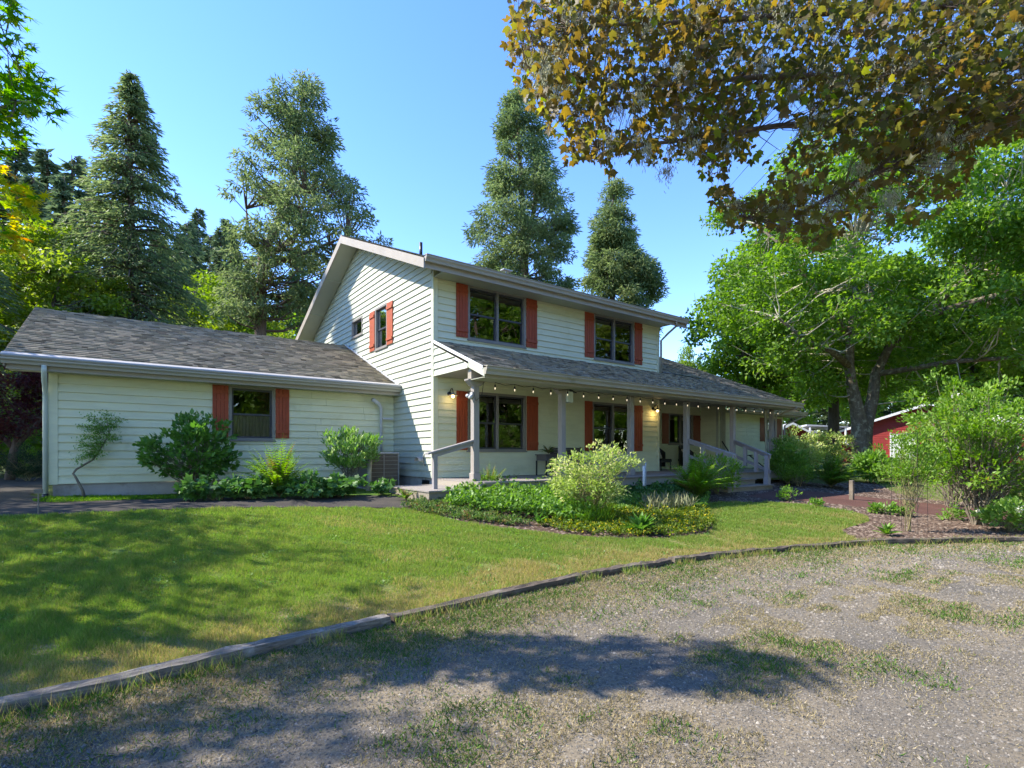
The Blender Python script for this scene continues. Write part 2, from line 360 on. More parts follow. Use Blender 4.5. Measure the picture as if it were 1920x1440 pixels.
def conifer_meshes(name, H, R, seed, prof, nb=110, per=150, droop=.25, t0=.12, lean=0, mat='f_cedar', spray=(.34, .10), clump=0.0, trunk_r=None, tips=None):
    r = np.random.default_rng(seed); trunk_r = trunk_r or H * .016
    mb = MB(); tops = tips or [(0, 0, 1.0)]
    for ti, (tx, ty, tf) in enumerate(tops):
        zs = np.linspace(0, 1, 12)
        path = [(tx * min(1, z * 2.0) + .12 * math.sin(z * 5 + seed), ty * min(1, z * 2) + .12 * math.cos(z * 4 + seed), z * H * tf) for z in zs]
        mb.tube(path, [max(.02, trunk_r * (1 - z) ** .8 * (1.25 if z == 0 else 1) * (1 if ti == 0 else .8)) for z in zs], 8)
    P = []; D = []; S = []
    for i in range(nb):
        tx, ty, tf = tops[i % len(tops)]
        t = t0 + (1 - t0) * (i + r.random()) / nb
        Lb = R * prof(t) * r.uniform(.62, 1.12)
        if r.random() < clump: Lb *= r.uniform(.25, .7)
        if Lb < .15: Lb = .15
        az = r.uniform(0, 6.283); o = np.array([math.cos(az), math.sin(az), 0]); side = np.array([-o[1], o[0], 0])
        base = np.array([tx * min(1, t * 2), ty * min(1, t * 2), t * H * tf])
        rise = r.uniform(.05, .35) + .25 * t
        s = np.linspace(0, 1, 5)
        pts = [base + o * (Lb * q) + np.array([0, 0, Lb * (rise * q - (droop + rise * .6) * q * q)]) for q in s]
        mb.tube(pts, [max(.012, trunk_r * .22 * (1 - .85 * q)) for q in s], 4, cap=False)
        n = int(per * (.25 + Lb / R)); q = r.random(n) ** .65
        if t > .93: q = r.random(n)
        sp = (.14 * Lb + .10) * (1.15 - .55 * q)
        lat = r.normal(size=n) * sp
        pos = base + o[None] * (Lb * q)[:, None] + side[None] * lat[:, None]
        pos[:, 2] += Lb * (rise * q - (droop + rise * .6) * q * q) - np.abs(r.normal(size=n)) * .10 * Lb ** .5 + r.normal(size=n) * .06
        d = o[None] * (.7 + .3 * q)[:, None] + side[None] * (np.sign(lat) * r.random(n) * .9)[:, None] + r.normal(size=(n, 3)) * .28
        d[:, 2] -= droop * 1.3 + .15
        P.append(pos); D.append(d); S.append(np.clip(.25 + .35 * r.random() + .35 * r.random(n) + .25 * (q - .6), 0, 1))
    P = np.concatenate(P); D = np.concatenate(D); S = np.concatenate(S); n = len(P)
    L = spray[0] * r.uniform(.6, 1.4, n)
    cm = leaf_mesh(name + '_crown', T_LANCE, P, D, L, spray[1] * r.uniform(.7, 1.3, n), M[mat], S, seed)
    return mb.mesh(name + '_trunk', M['bark'], True), cm

def plant(name, label, cat, meshes, loc, rz=0, sc=1.0, group=None, parts=('trunk', 'crown')):
    o = thing(name, loc, label, cat, group, rz); o.scale = (sc, sc, sc) if np.isscalar(sc) else sc
    for pn, me in zip(parts, meshes):
        c = bpy.data.objects.new(pn, me); COL.objects.link(c); c.parent = o
        c['kind'] = 'stuff'
        if pn == 'trunk': del c['kind']
    return o

def crown_tree(name, seed, forks, clumps, leaf, mat, bark='bark_lichen', per=260, rad=1.0, tpl=T_LANCE, flat=.6, twig_r=.02, pale=None, trunk_r=.3, wilt=.2):
    """forks: list of limb paths [(x,y,z,r)...]; clumps: (N,3) centres of leaf clumps with radii (N,)"""
    r = np.random.default_rng(seed); mb = MB(); tw = MB(); nodes_ = []
    for path in forks:
        mb.tube([p[:3] for p in path], [p[3] for p in path], 8)
        for a, b2 in zip(path[:-1], path[1:]):
            for q in np.linspace(0, 1, 5): nodes_.append(np.array(a[:3]) * (1 - q) + np.array(b2[:3]) * q)
    nodes_ = np.array(nodes_); cs, cr = clumps
    P = []; D = []; S = []
    for c, rr in zip(cs, cr):
        dist = np.linalg.norm(nodes_ - c, axis=1) + np.maximum(0, nodes_[:, 2] - c[2]) * .7
        a = nodes_[np.argmin(dist)]
        mid = (a + c) / 2 + r.normal(size=3) * .12 * np.linalg.norm(c - a) + np.array([0, 0, -.06 * np.linalg.norm(c - a)])
        tw.tube([a, a * .45 + mid * .55 + r.normal(size=3) * .05, mid, c], [twig_r * 2.4, twig_r * 1.8, twig_r * 1.3, twig_r * .5], 4, cap=False)
        for _ in range(3):
            e = c + r.normal(size=3) * rr * .55; tw.tube([mid * .3 + c * .7, (c + e) / 2 + r.normal(size=3) * .08, e], [twig_r * .8, twig_r * .6, twig_r * .25], 3, cap=False)
        n = int(per * r.uniform(.6, 1.3))
        o = ball(n, r) * np.array([rr, rr, rr * flat]); P.append(c + o)
        d = o * .6 / rr + r.normal(size=(n, 3)) * .6; d[:, 2] -= wilt; D.append(d)
        S.append(np.clip(.15 + .45 * r.random() + .4 * r.random(n), 0, 1))
    P = np.concatenate(P); D = np.concatenate(D); S = np.concatenate(S); n = len(P)
    nr = r.normal(size=(n, 3)) * .7 + np.array([0, 0, 1.0])
    cm = leaf_mesh(name + '_crown', tpl, P, D, leaf[0] * r.uniform(.65, 1.3, n), leaf[1] * r.uniform(.7, 1.25, n), M[mat], S, seed, nr)
    return mb.mesh(name + '_trunk', M[bark], True), cm, tw.mesh(name + '_twigs', M[pale or bark], True)

def clumps_in(r, n, c, rad, lo=.45, hole=None, size=(.7, 1.2)):
    out = []
    while len(out) < n:
        v = norm(r.normal(size=3)) * (lo + (1 - lo) * r.random() ** .6)
        p = np.array(c) + v * np.array(rad)
        if noise2(p[0] * .9 + p[2], p[1] * .9 - p[2], 3.2, 5) < -.33: continue
        if hole is not None and hole(p): continue
        out.append(p)
    return np.array(out), r.uniform(size[0], size[1], n)

def shrub(name, label, cat, base, h, rx, ry, n, leaf, mat, tpl=T_LANCE, seed=1, stems=9, group=None, cane='cane', z0=.12, wilt=.1, clump=None, open_=.35, upright=.5, stem_r=.009, flower=None, rag=(.74, 1.18)):
    r = np.random.default_rng(seed); root = thing(name, base, label, cat, group); mb = MB()
    nc = clump or max(10, n // 60); cs = []
    while len(cs) < nc:
        v = norm(r.normal(size=3)) * (open_ + (1 - open_) * r.random() ** .55)
        if v[2] < -.75: continue
        p = np.array([v[0] * rx, v[1] * ry, z0 + (v[2] * .5 + .5) * (h - z0)]); p = p * np.array([1, 1, 1]) * (r.uniform(*rag) if v[2] > -.2 else 1); cs.append(p)
    for i in range(stems):
        t = cs[i % nc]; b = np.array([r.normal() * .05 * rx, r.normal() * .05 * ry, -.02])
        m = b * .5 + t * .5 + np.array([0, 0, .12 * h]) * r.random() + r.normal(size=3) * .05 * rx
        mb.tube([b, (b + m) / 2 + np.array([0, 0, .05 * h]), m, t], [stem_r * 1.4, stem_r * 1.1, stem_r * .8, stem_r * .35], 5, cap=False)
    for t in cs:
        q = cs[r.integers(nc)] * .35; q[2] = t[2] * r.uniform(.25, .6)
        mb.tube([q, (q + t) / 2 + r.normal(size=3) * .03, t], [stem_r * .6, stem_r * .45, stem_r * .25], 3, cap=False)
    per = n // nc; P = []; D = []; S = []; rc = .62 * (rx * ry * h / max(nc, 1)) ** (1 / 3.) + .04
    for t in cs:
        o = ball(per, r) * rc; o[:, 2] *= .8; P.append(t + o)
        out = np.array([t[0], t[1], (t[2] - h * .35)]); out = out / (np.linalg.norm(out) + 1e-6)
        d = o / rc * .5 + out * .7 + r.normal(size=(per, 3)) * .45; d[:, 2] += upright - wilt; D.append(d)
        S.append(np.clip(.2 + .35 * r.random() + .45 * r.random(per), 0, 1))
    P = np.concatenate(P); D = np.concatenate(D); S = np.concatenate(S); k = len(P); P[:, 2] = np.maximum(P[:, 2], .03)
    nr = r.normal(size=(k, 3)) * .6 + np.array([0, 0, 1.0])
    fm = leaf_mesh(name + '_foliage', tpl, P, D, leaf[0] * r.uniform(.6, 1.3, k), leaf[1] * r.uniform(.7, 1.25, k), M[mat], S, seed, nr)
    for pn, me in (('foliage', fm), ('stems', mb.mesh(name + '_stems', M[cane], True))):
        c = bpy.data.objects.new(pn, me); COL.objects.link(c); c.parent = root; c['kind'] = 'stuff'
    if flower:
        nf, fs, fl = flower; pts = []; 
        for i in range(nf):
            t = cs[r.integers(nc)]; t = t * (1.0 + .1 * r.random()); o = ball(fl, r) * fs; pts.append(t + o + np.array([0, 0, .02]))
        pts = np.concatenate(pts); k2 = len(pts)
        me = leaf_mesh(name + '_blossom', T_OVAL, pts, r.normal(size=(k2, 3)) + np.array([0, 0, .5]), .035, .03, M['f_white'], r.random(k2), seed)
        c = bpy.data.objects.new('blossom', me); COL.objects.link(c); c.parent = root; c['kind'] = 'stuff'
    return root

def fern(name, label, base, length, nf, seed, group=None, mat='f_fern', tilt=(.35, 1.1), pin=.16, bright=.0, width=.10):
    r = np.random.default_rng(seed); root = thing(name, base, label, 'fern', group); P = []; D = []; L = []; S = []; mb = MB()
    for i in range(nf):
        az = r.uniform(0, 6.283); tl = r.uniform(*tilt); Lf = length * r.uniform(.65, 1.1)
        o = np.array([math.cos(az), math.sin(az), 0]); side = np.array([-o[1], o[0], 0])
        q = np.linspace(0, 1, 20)
        out = Lf * (math.sin(tl) * q + .22 * q * q * math.sin(tl)); hh = Lf * (math.cos(tl) * q + .25 * q - (.25 + .38 * math.sin(tl)) * q * q)
        pts = o[None] * out[:, None] + np.array([0, 0, 1.0])[None] * hh[:, None] + np.array([0, 0, .02])
        mb.tube(pts[::4], [.006, .005, .004, .003, .002], 3, cap=False)
        tan = norm(np.gradient(pts, axis=0)); shade = np.clip(r.uniform(.1, .85) + bright, 0, 1)
        dead = r.random() < .10
        for sgn in (-1, 1):
            k = slice(2, 20); nn = 18
            P.append(pts[k]); D.append(side[None] * sgn + tan[k] * .55 + np.array([0, 0, -.12]) + r.normal(size=(nn, 3)) * .08)
            w = np.sin(np.clip(q[k] * 1.05, 0, 1) * math.pi) ** .6 * (1 - .35 * q[k]); L.append(np.maximum(.015, w * width * r.uniform(.8, 1.15)))
            S.append(np.full(nn, 1.0 if dead else min(.86, shade)) * 1.0 - (0 if dead else 1) * r.random(nn) * .08)
    P = np.concatenate(P); D = np.concatenate(D); L = np.concatenate(L); S = np.clip(np.concatenate(S), 0, 1); n = len(P)
    me = leaf_mesh(name + '_fronds', T_LANCE, P, D, L, L * .34 + .006, M[mat], S, seed, np.tile(np.array([[0, 0, 1.0]]), (n, 1)) + r.normal(size=(n, 3)) * .15)
    for pn, m_ in (('fronds', me), ('stalks', mb.mesh(name + '_stalks', M['cane']))):
        c = bpy.data.objects.new(pn, m_); COL.objects.link(c); c.parent = root; c['kind'] = 'stuff'
    return root

def inside(poly, x, y):
    poly = np.asarray(poly); c = np.zeros(len(x), bool); j = len(poly) - 1
    for i in range(len(poly)):
        xi, yi = poly[i]; xj, yj = poly[j]
        c ^= ((yi > y) != (yj > y)) & (x < (xj - xi) * (y - yi) / (yj - yi + 1e-12) + xi); j = i
    return c
def sample_poly(poly, n, seed, near=None):
    """random points in a polygon; near = distance at which density starts to fall off from the camera"""
    r = np.random.default_rng(seed); poly = np.asarray(poly); lo = poly.min(0); hi = poly.max(0); X = []; Y = []; t = 0
    while t < n:
        x = r.uniform(lo[0], hi[0], 400000); y = r.uniform(lo[1], hi[1], 400000); k = inside(poly, x, y)
        dx = x - CAM[0]; dy = y - CAM[1]; fw = dx * FW[0] + dy * FW[1]; rt = dx * RT[0] + dy * RT[1]
        k &= (fw > .8) & (np.abs(rt) < fw * 1.02 + .6)
        if near: k &= r.random(len(x)) < np.clip((near / np.maximum(fw, .5)) ** 1.7, 0, 1)
        X.append(x[k]); Y.append(y[k]); t += k.sum()
    return np.concatenate(X)[:n], np.concatenate(Y)[:n]
def sheet(name, poly, lift, mat, kind='structure', cuts=(-.5, -7.0)):
    bm = bmesh.new(); vs = [bm.verts.new((x, y, 0)) for x, y in poly]; bm.faces.new(vs)
    bmesh.ops.triangulate(bm, faces=bm.faces[:])
    for c in cuts: bmesh.ops.bisect_plane(bm, geom=bm.verts[:] + bm.edges[:] + bm.faces[:], plane_co=(0, c, 0), plane_no=(0, 1, 0))
    for v in bm.verts: v.co.z = float(ground_z(v.co.y)) + lift
    bmesh.ops.recalc_face_normals(bm, faces=bm.faces[:])
    if sum(f.normal.z for f in bm.faces) < 0: bmesh.ops.reverse_faces(bm, faces=bm.faces[:])
    me = bpy.data.meshes.new(name); bm.to_mesh(me); bm.free(); me.materials.append(mat)
    o = obj(name, me); o['kind'] = kind; return o

# ------------------------------------------------------------------ ground
def gp(l): return [tuple(G(*q)[:2]) for q in l]
sheet('ground', [(-500, -500), (700, -500), (700, 700), (-500, 700)], -.012, M['field'])
TIM = [(-13.5, -7.9), (-9.0, -7.45), (-6.5, -7.22), (-4.75, -7.09), (-3.55, -6.97), (-1.88, -6.87), (-.4, -6.95), (1.0, -7.22), (3.0, -7.76), (4.6, -8.62), (6.0, -9.6), (8.6, -11.4), (12, -13.5)]
sheet('driveway', TIM + [(60, -40), (60, -80), (-60, -80), (-60, -9)], 0.0, M['gravel'])
BED_EDGE = [(-1.79, -2.29), (-1.3, -4.02), (-.56, -5.11), (.21, -5.81), (1.0, -6.05), (1.6, -6.1), (2.1, -5.98), (2.5, -5.75), (3.2, -5.2), (3.86, -4.79), (4.76, -4.07)]
LOBE = [(5.6, -4.15), (6.87, -4.65), (7.35, -5.3), (7.35, -6.16), (6.9, -6.6), (6.24, -6.86), (4.6, -7.0), (4.18, -7.18), (3.6, -7.6), (3.06, -7.72)]
LAWN = [(-14, -.75), (-9, -.8), (-7.3, -.86), (-4.7, -1.07), (-2.6, -1.85)] + BED_EDGE + LOBE + [(1.0, -7.2), (-.4, -6.93), (-1.88, -6.85), (-3.55, -6.95), (-4.75, -7.07), (-6.5, -7.2), (-9, -7.4), (-14, -7.8)]
sheet('lawn', LAWN, .004, M['lawn'])
PATH = [(-40, -.72), (-9, -.78), (-7.3, -.83), (-4.7, -1.03), (-2.6, -1.8), (-1.75, -2.2), (-1.2, -2.0), (-1.4, -.75), (-4.6, .62), (-6.9, 1.35), (-7.5, 3.6), (-7.7, 14), (-40, 14)]
sheet('path', PATH, .008, M['asphalt'])
sheet('soil', [(-6.9, 1.37), (-4.6, .64), (-1.4, -.73), (-1.15, -.2), (0.3, .3), (.3, 2.6), (-7.0, 2.6)], .004, M['moss'])
BED = [(-1.79, -2.27), (-1.2, -2.0), (.2, -1.8), (13.6, -1.6), (13.6, -3.4), (9.9, -3.5), (7.6, -3.5), (5.6, -4.1), (4.76, -4.04)] + BED_EDGE[::-1][1:-1]
sheet('soil_bed', BED, .003, M['mulch'])
BEDR = [(4.18, -7.2), (4.6, -7.02), (6.24, -6.88), (6.95, -6.6), (7.4, -6.16), (7.4, -5.3), (6.9, -4.6), (5.6, -4.1), (7.4, -3.2), (16, -3.0), (24, -6), (24, -22), (12, -13.4), (8.6, -11.35), (6, -9.55), (4.6, -8.57), (3.06, -7.74), (3.6, -7.62)]
sheet('mulch_bed', BEDR, 0.002, M['mulch'])
BRICK = gp([(1400, 930), (1470, 917), (1560, 925), (1640, 934), (1720, 942), (1800, 950), (1920, 958), (2100, 975), (2100, 1010), (1920, 985), (1830, 975), (1740, 965), (1640, 955), (1560, 945), (1480, 938), (1430, 936)])
sheet('brick_path', BRICK, .007, M['brick'])
LAWN2 = gp([(1640, 905), (1700, 896), (1800, 893), (1920, 890), (2300, 895), (2300, 940), (1920, 946), (1830, 945), (1740, 938), (1680, 925)])
sheet('far_lawn', LAWN2, .009, M['lawn'])

def grass(name, poly, n, seed, near, h=(.035, .075), label='', straw=None, mat='grass', lift=.0, wbase=.0035, cat='grass'):
    x, y = sample_poly(poly, n, seed, near); r = np.random.default_rng(seed + 1); N = len(x)
    z = ground_z(y) + lift; fw = (x - CAM[0]) * FW[0] + (y - CAM[1]) * FW[1]
    d = r.normal(size=(N, 3)) * .42; d[:, 2] = 1.0
    L = r.uniform(*h, N) * (1 + .8 * noise2(x, y, .35, 3) + .4 * noise2(x, y, 1.2, 4)); W = wbase * np.clip(fw / 3.0, .8, 4.5) * r.uniform(.7, 1.3, N)
    s = straw(x, y, r) if straw is not None else r.random(N)
    me = leaf_mesh(name, T_BLADE, np.stack([x, y, z], 1), d, L, W, M[mat], np.clip(s, 0, 1), seed)
    o = obj(name, me); return tag(o, label, cat, kind='stuff')
def lawn_tone(x, y, r):
    edge = np.clip((np.interp(x, [p[0] for p in TIM], [p[1] for p in TIM]) + .95 + .35 * noise2(x, y, 1.1, 15) - y) / .55, 0, 1)                          # worn straw strip along the timbers
    n1 = noise2(x, y, 1.6, 11); n2 = noise2(x, y, .55, 12)
    dry = np.clip(edge * 1.0 + .55 * np.clip((n1 - .05) * 4, 0, 1) * (x > -3.5) + .2 * n2 - .12, 0, 1)
    g = .58 + .22 * n2 + .22 * r.normal(size=len(x))
    return np.where(r.random(len(x)) < dry * .85, .02 + .30 * r.random(len(x)), np.clip(g, .30, 1))
grass('lawn_grass', LAWN, 430000, 21, 4.0, label='mown green lawn grass with a worn straw strip along the timbers', straw=lawn_tone, h=(.028, .062))
grass('far_lawn_grass', LAWN2, 30000, 22, 14.0, label='sunlit mown grass behind the bark mulch bed', h=(.03, .07), straw=lambda x, y, r: .35 + .6 * r.random(len(x)), wbase=.003)
def lawn_weeds(n, seed):
    x, y = sample_poly(LAWN, n, seed, 4.5); r = np.random.default_rng(seed); k = noise2(x, y, .8, 8) + .5 * noise2(x, y, .25, 9) > .34; x, y = x[k], y[k]; N = len(x)
    d = r.normal(size=(N, 3)); d[:, 2] = np.abs(d[:, 2]) * .5 + .25; fw = (x - CAM[0]) * FW[0] + (y - CAM[1]) * FW[1]
    me = leaf_mesh('lawn_weeds', T_OVAL, np.stack([x, y, ground_z(y) + .012], 1), d, r.uniform(.012, .03, N) * np.clip(fw / 4, .8, 1.6), r.uniform(.007, .015, N) * np.clip(fw / 4, .8, 1.6), M['f_balm'], r.random(N), seed)
    tag(obj('lawn_weeds', me), 'patches of clover and broad leaved weeds in the lawn', 'weeds', kind='stuff')
lawn_weeds(45000, 25)
DRV = TIM[1:] + [(8, -13), (-2, -14), (-9, -10)]
def near_timber(x, y, r):
    e = np.interp(x, [p[0] for p in TIM], [p[1] for p in TIM]) - y
    n1 = noise2(x, y, 1.3, 31) + .6 * noise2(x, y, .45, 33)
    return e, n1
def weeds(name, n, seed, pick, tone, h, label, wb=.004, flat=.9):
    x, y = sample_poly(DRV, n, seed, 4.5); r = np.random.default_rng(seed); e, n1 = near_timber(x, y, r); k = pick(e, n1, r)
    x, y = x[k], y[k]; N = len(x); fw = (x - CAM[0]) * FW[0] + (y - CAM[1]) * FW[1]
    d = r.normal(size=(N, 3)) * flat; d[:, 2] = np.abs(d[:, 2]) + .25
    me = leaf_mesh(name, T_LANCE, np.stack([x, y, ground_z(y)], 1), d, r.uniform(*h, N), wb * np.clip(fw / 3.0, .8, 3) * r.uniform(.7, 1.4, N), M['straw'], np.clip(tone(e[k], n1[k], r), 0, 1), seed)
    return tag(obj(name, me), label, 'grass', kind='stuff')
weeds('dry_grass', 520000, 41, lambda e, n, r: r.random(len(e)) < np.clip(np.exp(-((e - .25) / .55) ** 2) * .95 + np.exp(-((e - 2.3) / .75) ** 2) * .55 * (n > -.1) + .012, 0, 1),
      lambda e, n, r: .5 * r.random(len(e)) + .0, (.012, .034), 'flattened dry straw grass on the gravel driveway', wb=.0022, flat=1.3)
weeds('driveway_weeds', 200000, 42, lambda e, n, r: r.random(len(e)) < np.clip(.95 * np.exp(-(e / .75) ** 2) * np.clip(n + .55, .1, 1) + .8 * np.exp(-((e - 2.2) / .9) ** 2) * np.clip((n - .05) * 1.5, 0, 1) ** 1.6 + .05 * np.clip(n, 0, 1) ** 2, 0, 1),
      lambda e, n, r: .64 + .36 * r.random(len(e)), (.018, .05), 'green weeds sprouting through the gravel driveway', wb=.004, flat=.8)
def pebbles(name, poly, n, seed, size, near, mat, label, cat, flatz=.6, tone=None):
    x, y = sample_poly(poly, n, seed, near); r = np.random.default_rng(seed)
    if mat == 'chip': k_ = ~inside(BRICK, x, y); x, y = x[k_], y[k_]
    N = len(x)
    V0 = np.array([[1, 0, 0], [-.5, .87, 0], [-.5, -.87, 0], [0.1, 0, 1.0]]); F0 = np.array([[0, 1, 3], [1, 2, 3], [2, 0, 3]])
    a = r.uniform(0, 6.283, N); fw = (x - CAM[0]) * FW[0] + (y - CAM[1]) * FW[1]
    s = r.uniform(*size, N) * np.clip(fw / 4.5, .8, 2.2); ca, sa = np.cos(a), np.sin(a); v = V0[None] * r.uniform(.6, 1.35, (N, 4, 3)); asp = r.uniform(.55, 1, N)
    vx = v[:, :, 0] * s[:, None]; vy = v[:, :, 1] * (s * asp)[:, None]; vz = v[:, :, 2] * s[:, None] * flatz
    V = np.stack([x[:, None] + vx * ca[:, None] - vy * sa[:, None], y[:, None] + vx * sa[:, None] + vy * ca[:, None], ground_z(y)[:, None] + .001 + vz], 2)
    F = F0[None] + (np.arange(N) * 4)[:, None, None]
    me = np_mesh(name, V.reshape(-1, 3), F.reshape(-1, 3), M[mat], np.repeat(r.random(N), 4))
    return tag(obj(name, me), label, cat, kind='stuff')
pebbles('gravel_stones', DRV, 110000, 51, (.004, .011), 3.2, 'stone', 'loose grey crushed stone on the driveway', 'gravel')
pebbles('coarse_stones', DRV, 7000, 54, (.009, .022), 4.0, 'stone', 'scattered larger grey stones on the driveway', 'gravel')
pebbles('mulch_chips', BEDR, 26000, 52, (.014, .035), 9.0, 'chip', 'loose bark chips on the mulch bed beyond the lawn', 'bark chips', .35)
pebbles('bark_chips', BED, 9000, 53, (.012, .028), 8.0, 'chip', 'brown bark chips along the lawn edge of the porch bed', 'bark chips', .35)

def edge_tufts(n, seed):                       # long blades that spill over the timbers from both sides
    r = np.random.default_rng(seed); s_ = r.uniform(3.5, 20, n); c = np.stack([np.interp(s_, seg, TL[:, 0]), np.interp(s_, seg, TL[:, 1])], 1); side_ = np.where(r.random(n) < .55, 1, -1)
    k = noise2(s_, s_ * 0 + side_ * 3, 1.2, 5) > -.05; s_, c, side_ = s_[k], c[k], side_[k]; N = len(s_); off_ = side_ * (.075 + np.abs(r.normal(size=N)) * .05)
    x, y = c[:, 0] + r.normal(size=N) * .01, c[:, 1] + off_; d = r.normal(size=(N, 3)) * .45; d[:, 1] -= side_ * .35; d[:, 2] = 1.0
    fw = (x - CAM[0]) * FW[0] + (y - CAM[1]) * FW[1]
    me = leaf_mesh('edge_grass', T_BLADE, np.stack([x, y, ground_z(y)], 1), d, r.uniform(.05, .13, N), .004 * np.clip(fw / 3, .8, 3), M['grass'], np.where(r.random(N) < .5, .3 * r.random(N), .4 + .6 * r.random(N)), seed)
    tag(obj('edge_grass', me), 'long ragged grass growing over the timber edging', 'grass', kind='stuff')
# timbers: each railway tie of the edging is a thing of its own
TL = np.array(TIM); seg = np.r_[0, np.cumsum(np.linalg.norm(np.diff(TL, axis=0), axis=1))]
edge_tufts(16000, 43)
def along(s): return np.array([np.interp(s, seg, TL[:, 0]), np.interp(s, seg, TL[:, 1])])
cuts_ = [3.0, 6.9, 9.4, 11.75, 13.2, 14.8, 16.95, 19.2, 21.6, 24.0]
tnames = ['weathered timber at the left end of the lawn edging', 'long pale grey weathered timber with cracked top along the straw strip', 'half sunk brown timber lying in the dappled shade at the lawn edge',
          'thin brown timber with weeds at its end by the sunlit lawn', 'dark brown timber along the sunlit lawn below the flower bed', 'dark rotted timber beside the narrow end of the lawn', 'dark timber between bark mulch and driveway at the lawn corner',
          'dark timber holding the bark mulch below the wire plant tower', 'dark timber holding the bark mulch below the tall shrub']
for i in range(len(cuts_) - 1):
    a, b_ = along(cuts_[i] + .02), along(cuts_[i + 1] - .02); d = (b_ - a); L = np.linalg.norm(d); d /= L; nrm_ = np.array([-d[1], d[0]])
    r = np.random.default_rng(100 + i); mb = MB(); k = 22; w = .064; hgt = .072 if i < 2 else .064 + r.uniform(-.01, .015)
    rows = []
    for j in range(k):
        q = j / (k - 1); c = a + d * (L * q) + nrm_ * (r.normal() * .004 + .012 * math.sin(j * .5 + i)); g0 = float(ground_z(c[1]))
        pr = [(-w, -.06), (-w * 1.02, hgt * .55), (-w * .9, hgt), (-w * .3, hgt + r.normal() * .005), (w * .35, hgt + r.normal() * .005), (w * .92, hgt * .97), (w, -.06)]
        rows.append([(c[0] + nrm_[0] * (u + r.normal() * .003), c[1] + nrm_[1] * (u + r.normal() * .003), g0 + v * (1 + .04 * math.sin(j * .6 + 2 * i)) + r.normal() * .004) for u, v in pr])
    for rw in rows: mb.v += rw
    m_ = 7
    for j in range(k - 1):
        for q in range(m_ - 1): mb.f.append([j * m_ + q, j * m_ + q + 1, (j + 1) * m_ + q + 1, (j + 1) * m_ + q])
    mb.f.append(list(range(m_))[::-1]); mb.f.append([(k - 1) * m_ + q for q in range(m_)])
    o = mb.build('edging_timber', M['timber'] if i < 2 else M['timber_dark']); tag(o, tnames[i], 'timber', 'timbers edging the driveway')

# ------------------------------------------------------------------ the house (heights below are relative to the camera, dz lifts them)
house = thing('house', (4.0, 3.0, 0), 'pale green two storey farmhouse with red shutters and a long front porch', 'house')
def HB(): return MB(ZC)
LAP = .163
def clip_half(poly, a, b, c):                # keep a*u + b*z <= c
    out = []; n = len(poly)
    for i in range(n):
        p, q = poly[i], poly[(i + 1) % n]; fp = a * p[0] + b * p[1] - c; fq = a * q[0] + b * q[1] - c
        if fp <= 0: out.append(p)
        if (fp < 0 < fq) or (fq < 0 < fp):
            t = fp / (fp - fq); out.append((p[0] + (q[0] - p[0]) * t, p[1] + (q[1] - p[1]) * t))
    return out
def minus(rect, holes):
    rs = [rect]
    for h in holes:
        nx = []
        for (a, b, c, d) in rs:
            if h[1] <= a or h[0] >= b or h[3] <= c or h[2] >= d: nx.append((a, b, c, d)); continue
            if h[0] > a: nx.append((a, h[0], c, d))
            if h[1] < b: nx.append((h[1], b, c, d))
            u0, u1 = max(a, h[0]), min(b, h[1])
            if h[2] > c: nx.append((u0, u1, c, h[2]))
            if h[3] < d: nx.append((u0, u1, h[3], d))
        rs = nx
    return rs
def siding(wall, P, u0, u1, z0, z1, holes, mat, cuts=(), seed=0):
    """lapped boards, each an object; P(u, d, z) puts a point on the wall with d outwards"""
    z = z0; r = random.Random(seed)
    while z < z1 - .01:
        zt = min(z + LAP, z1)
        for (a, b, c, d) in minus((u0, u1, z, zt), holes):
            if b - a < .012 or d - c < .008: continue
            if b - a > 3.0 and not cuts:
                q_ = a + (b - a) * r.uniform(.25, .75); parts_ = [(a, q_ - .002), (q_ + .002, b)]
            else: parts_ = [(a, b)]
            for (a, b) in parts_: one_board(wall, P, a, b, c, d, zt, cuts, r, mat)
        z = zt
def one_board(wall, P, a, b, c, d, zt, cuts, r, mat):
    if 1:
        if 1:
            poly = [(a, c), (b, c), (b, d), (a, d)]
            for cu in cuts: poly = clip_half(poly, *cu) if len(poly) > 2 else poly
            if len(poly) < 3: return
            j = r.uniform(-.0008, .0008)
            dep = lambda v: .004 + .028 * (zt - v) / LAP + j
            mb = HB(); n = len(poly)
            mb.v += [tuple(P(u, dep(v), v)) for u, v in poly] + [tuple(P(u, 0, v)) for u, v in poly]
            mb.f.append(list(range(n)))
            for i in range(n): k = (i + 1) % n; mb.f.append([i, n + i, n + k, k])
            mb.build('siding_board', mat, wall)
def front(y): return lambda u, d, z: (u, y - d, z)
def side(x): return lambda u, d, z: (x - d, u, z)
def trim_box(mb, P, u0, u1, z0, z1, d0, d1):
    mb.hexa([P(u0, d1, z0), P(u1, d1, z0), P(u1, d0, z0), P(u0, d0, z0), P(u0, d1, z1), P(u1, d1, z1), P(u1, d0, z1), P(u0, d0, z1)])
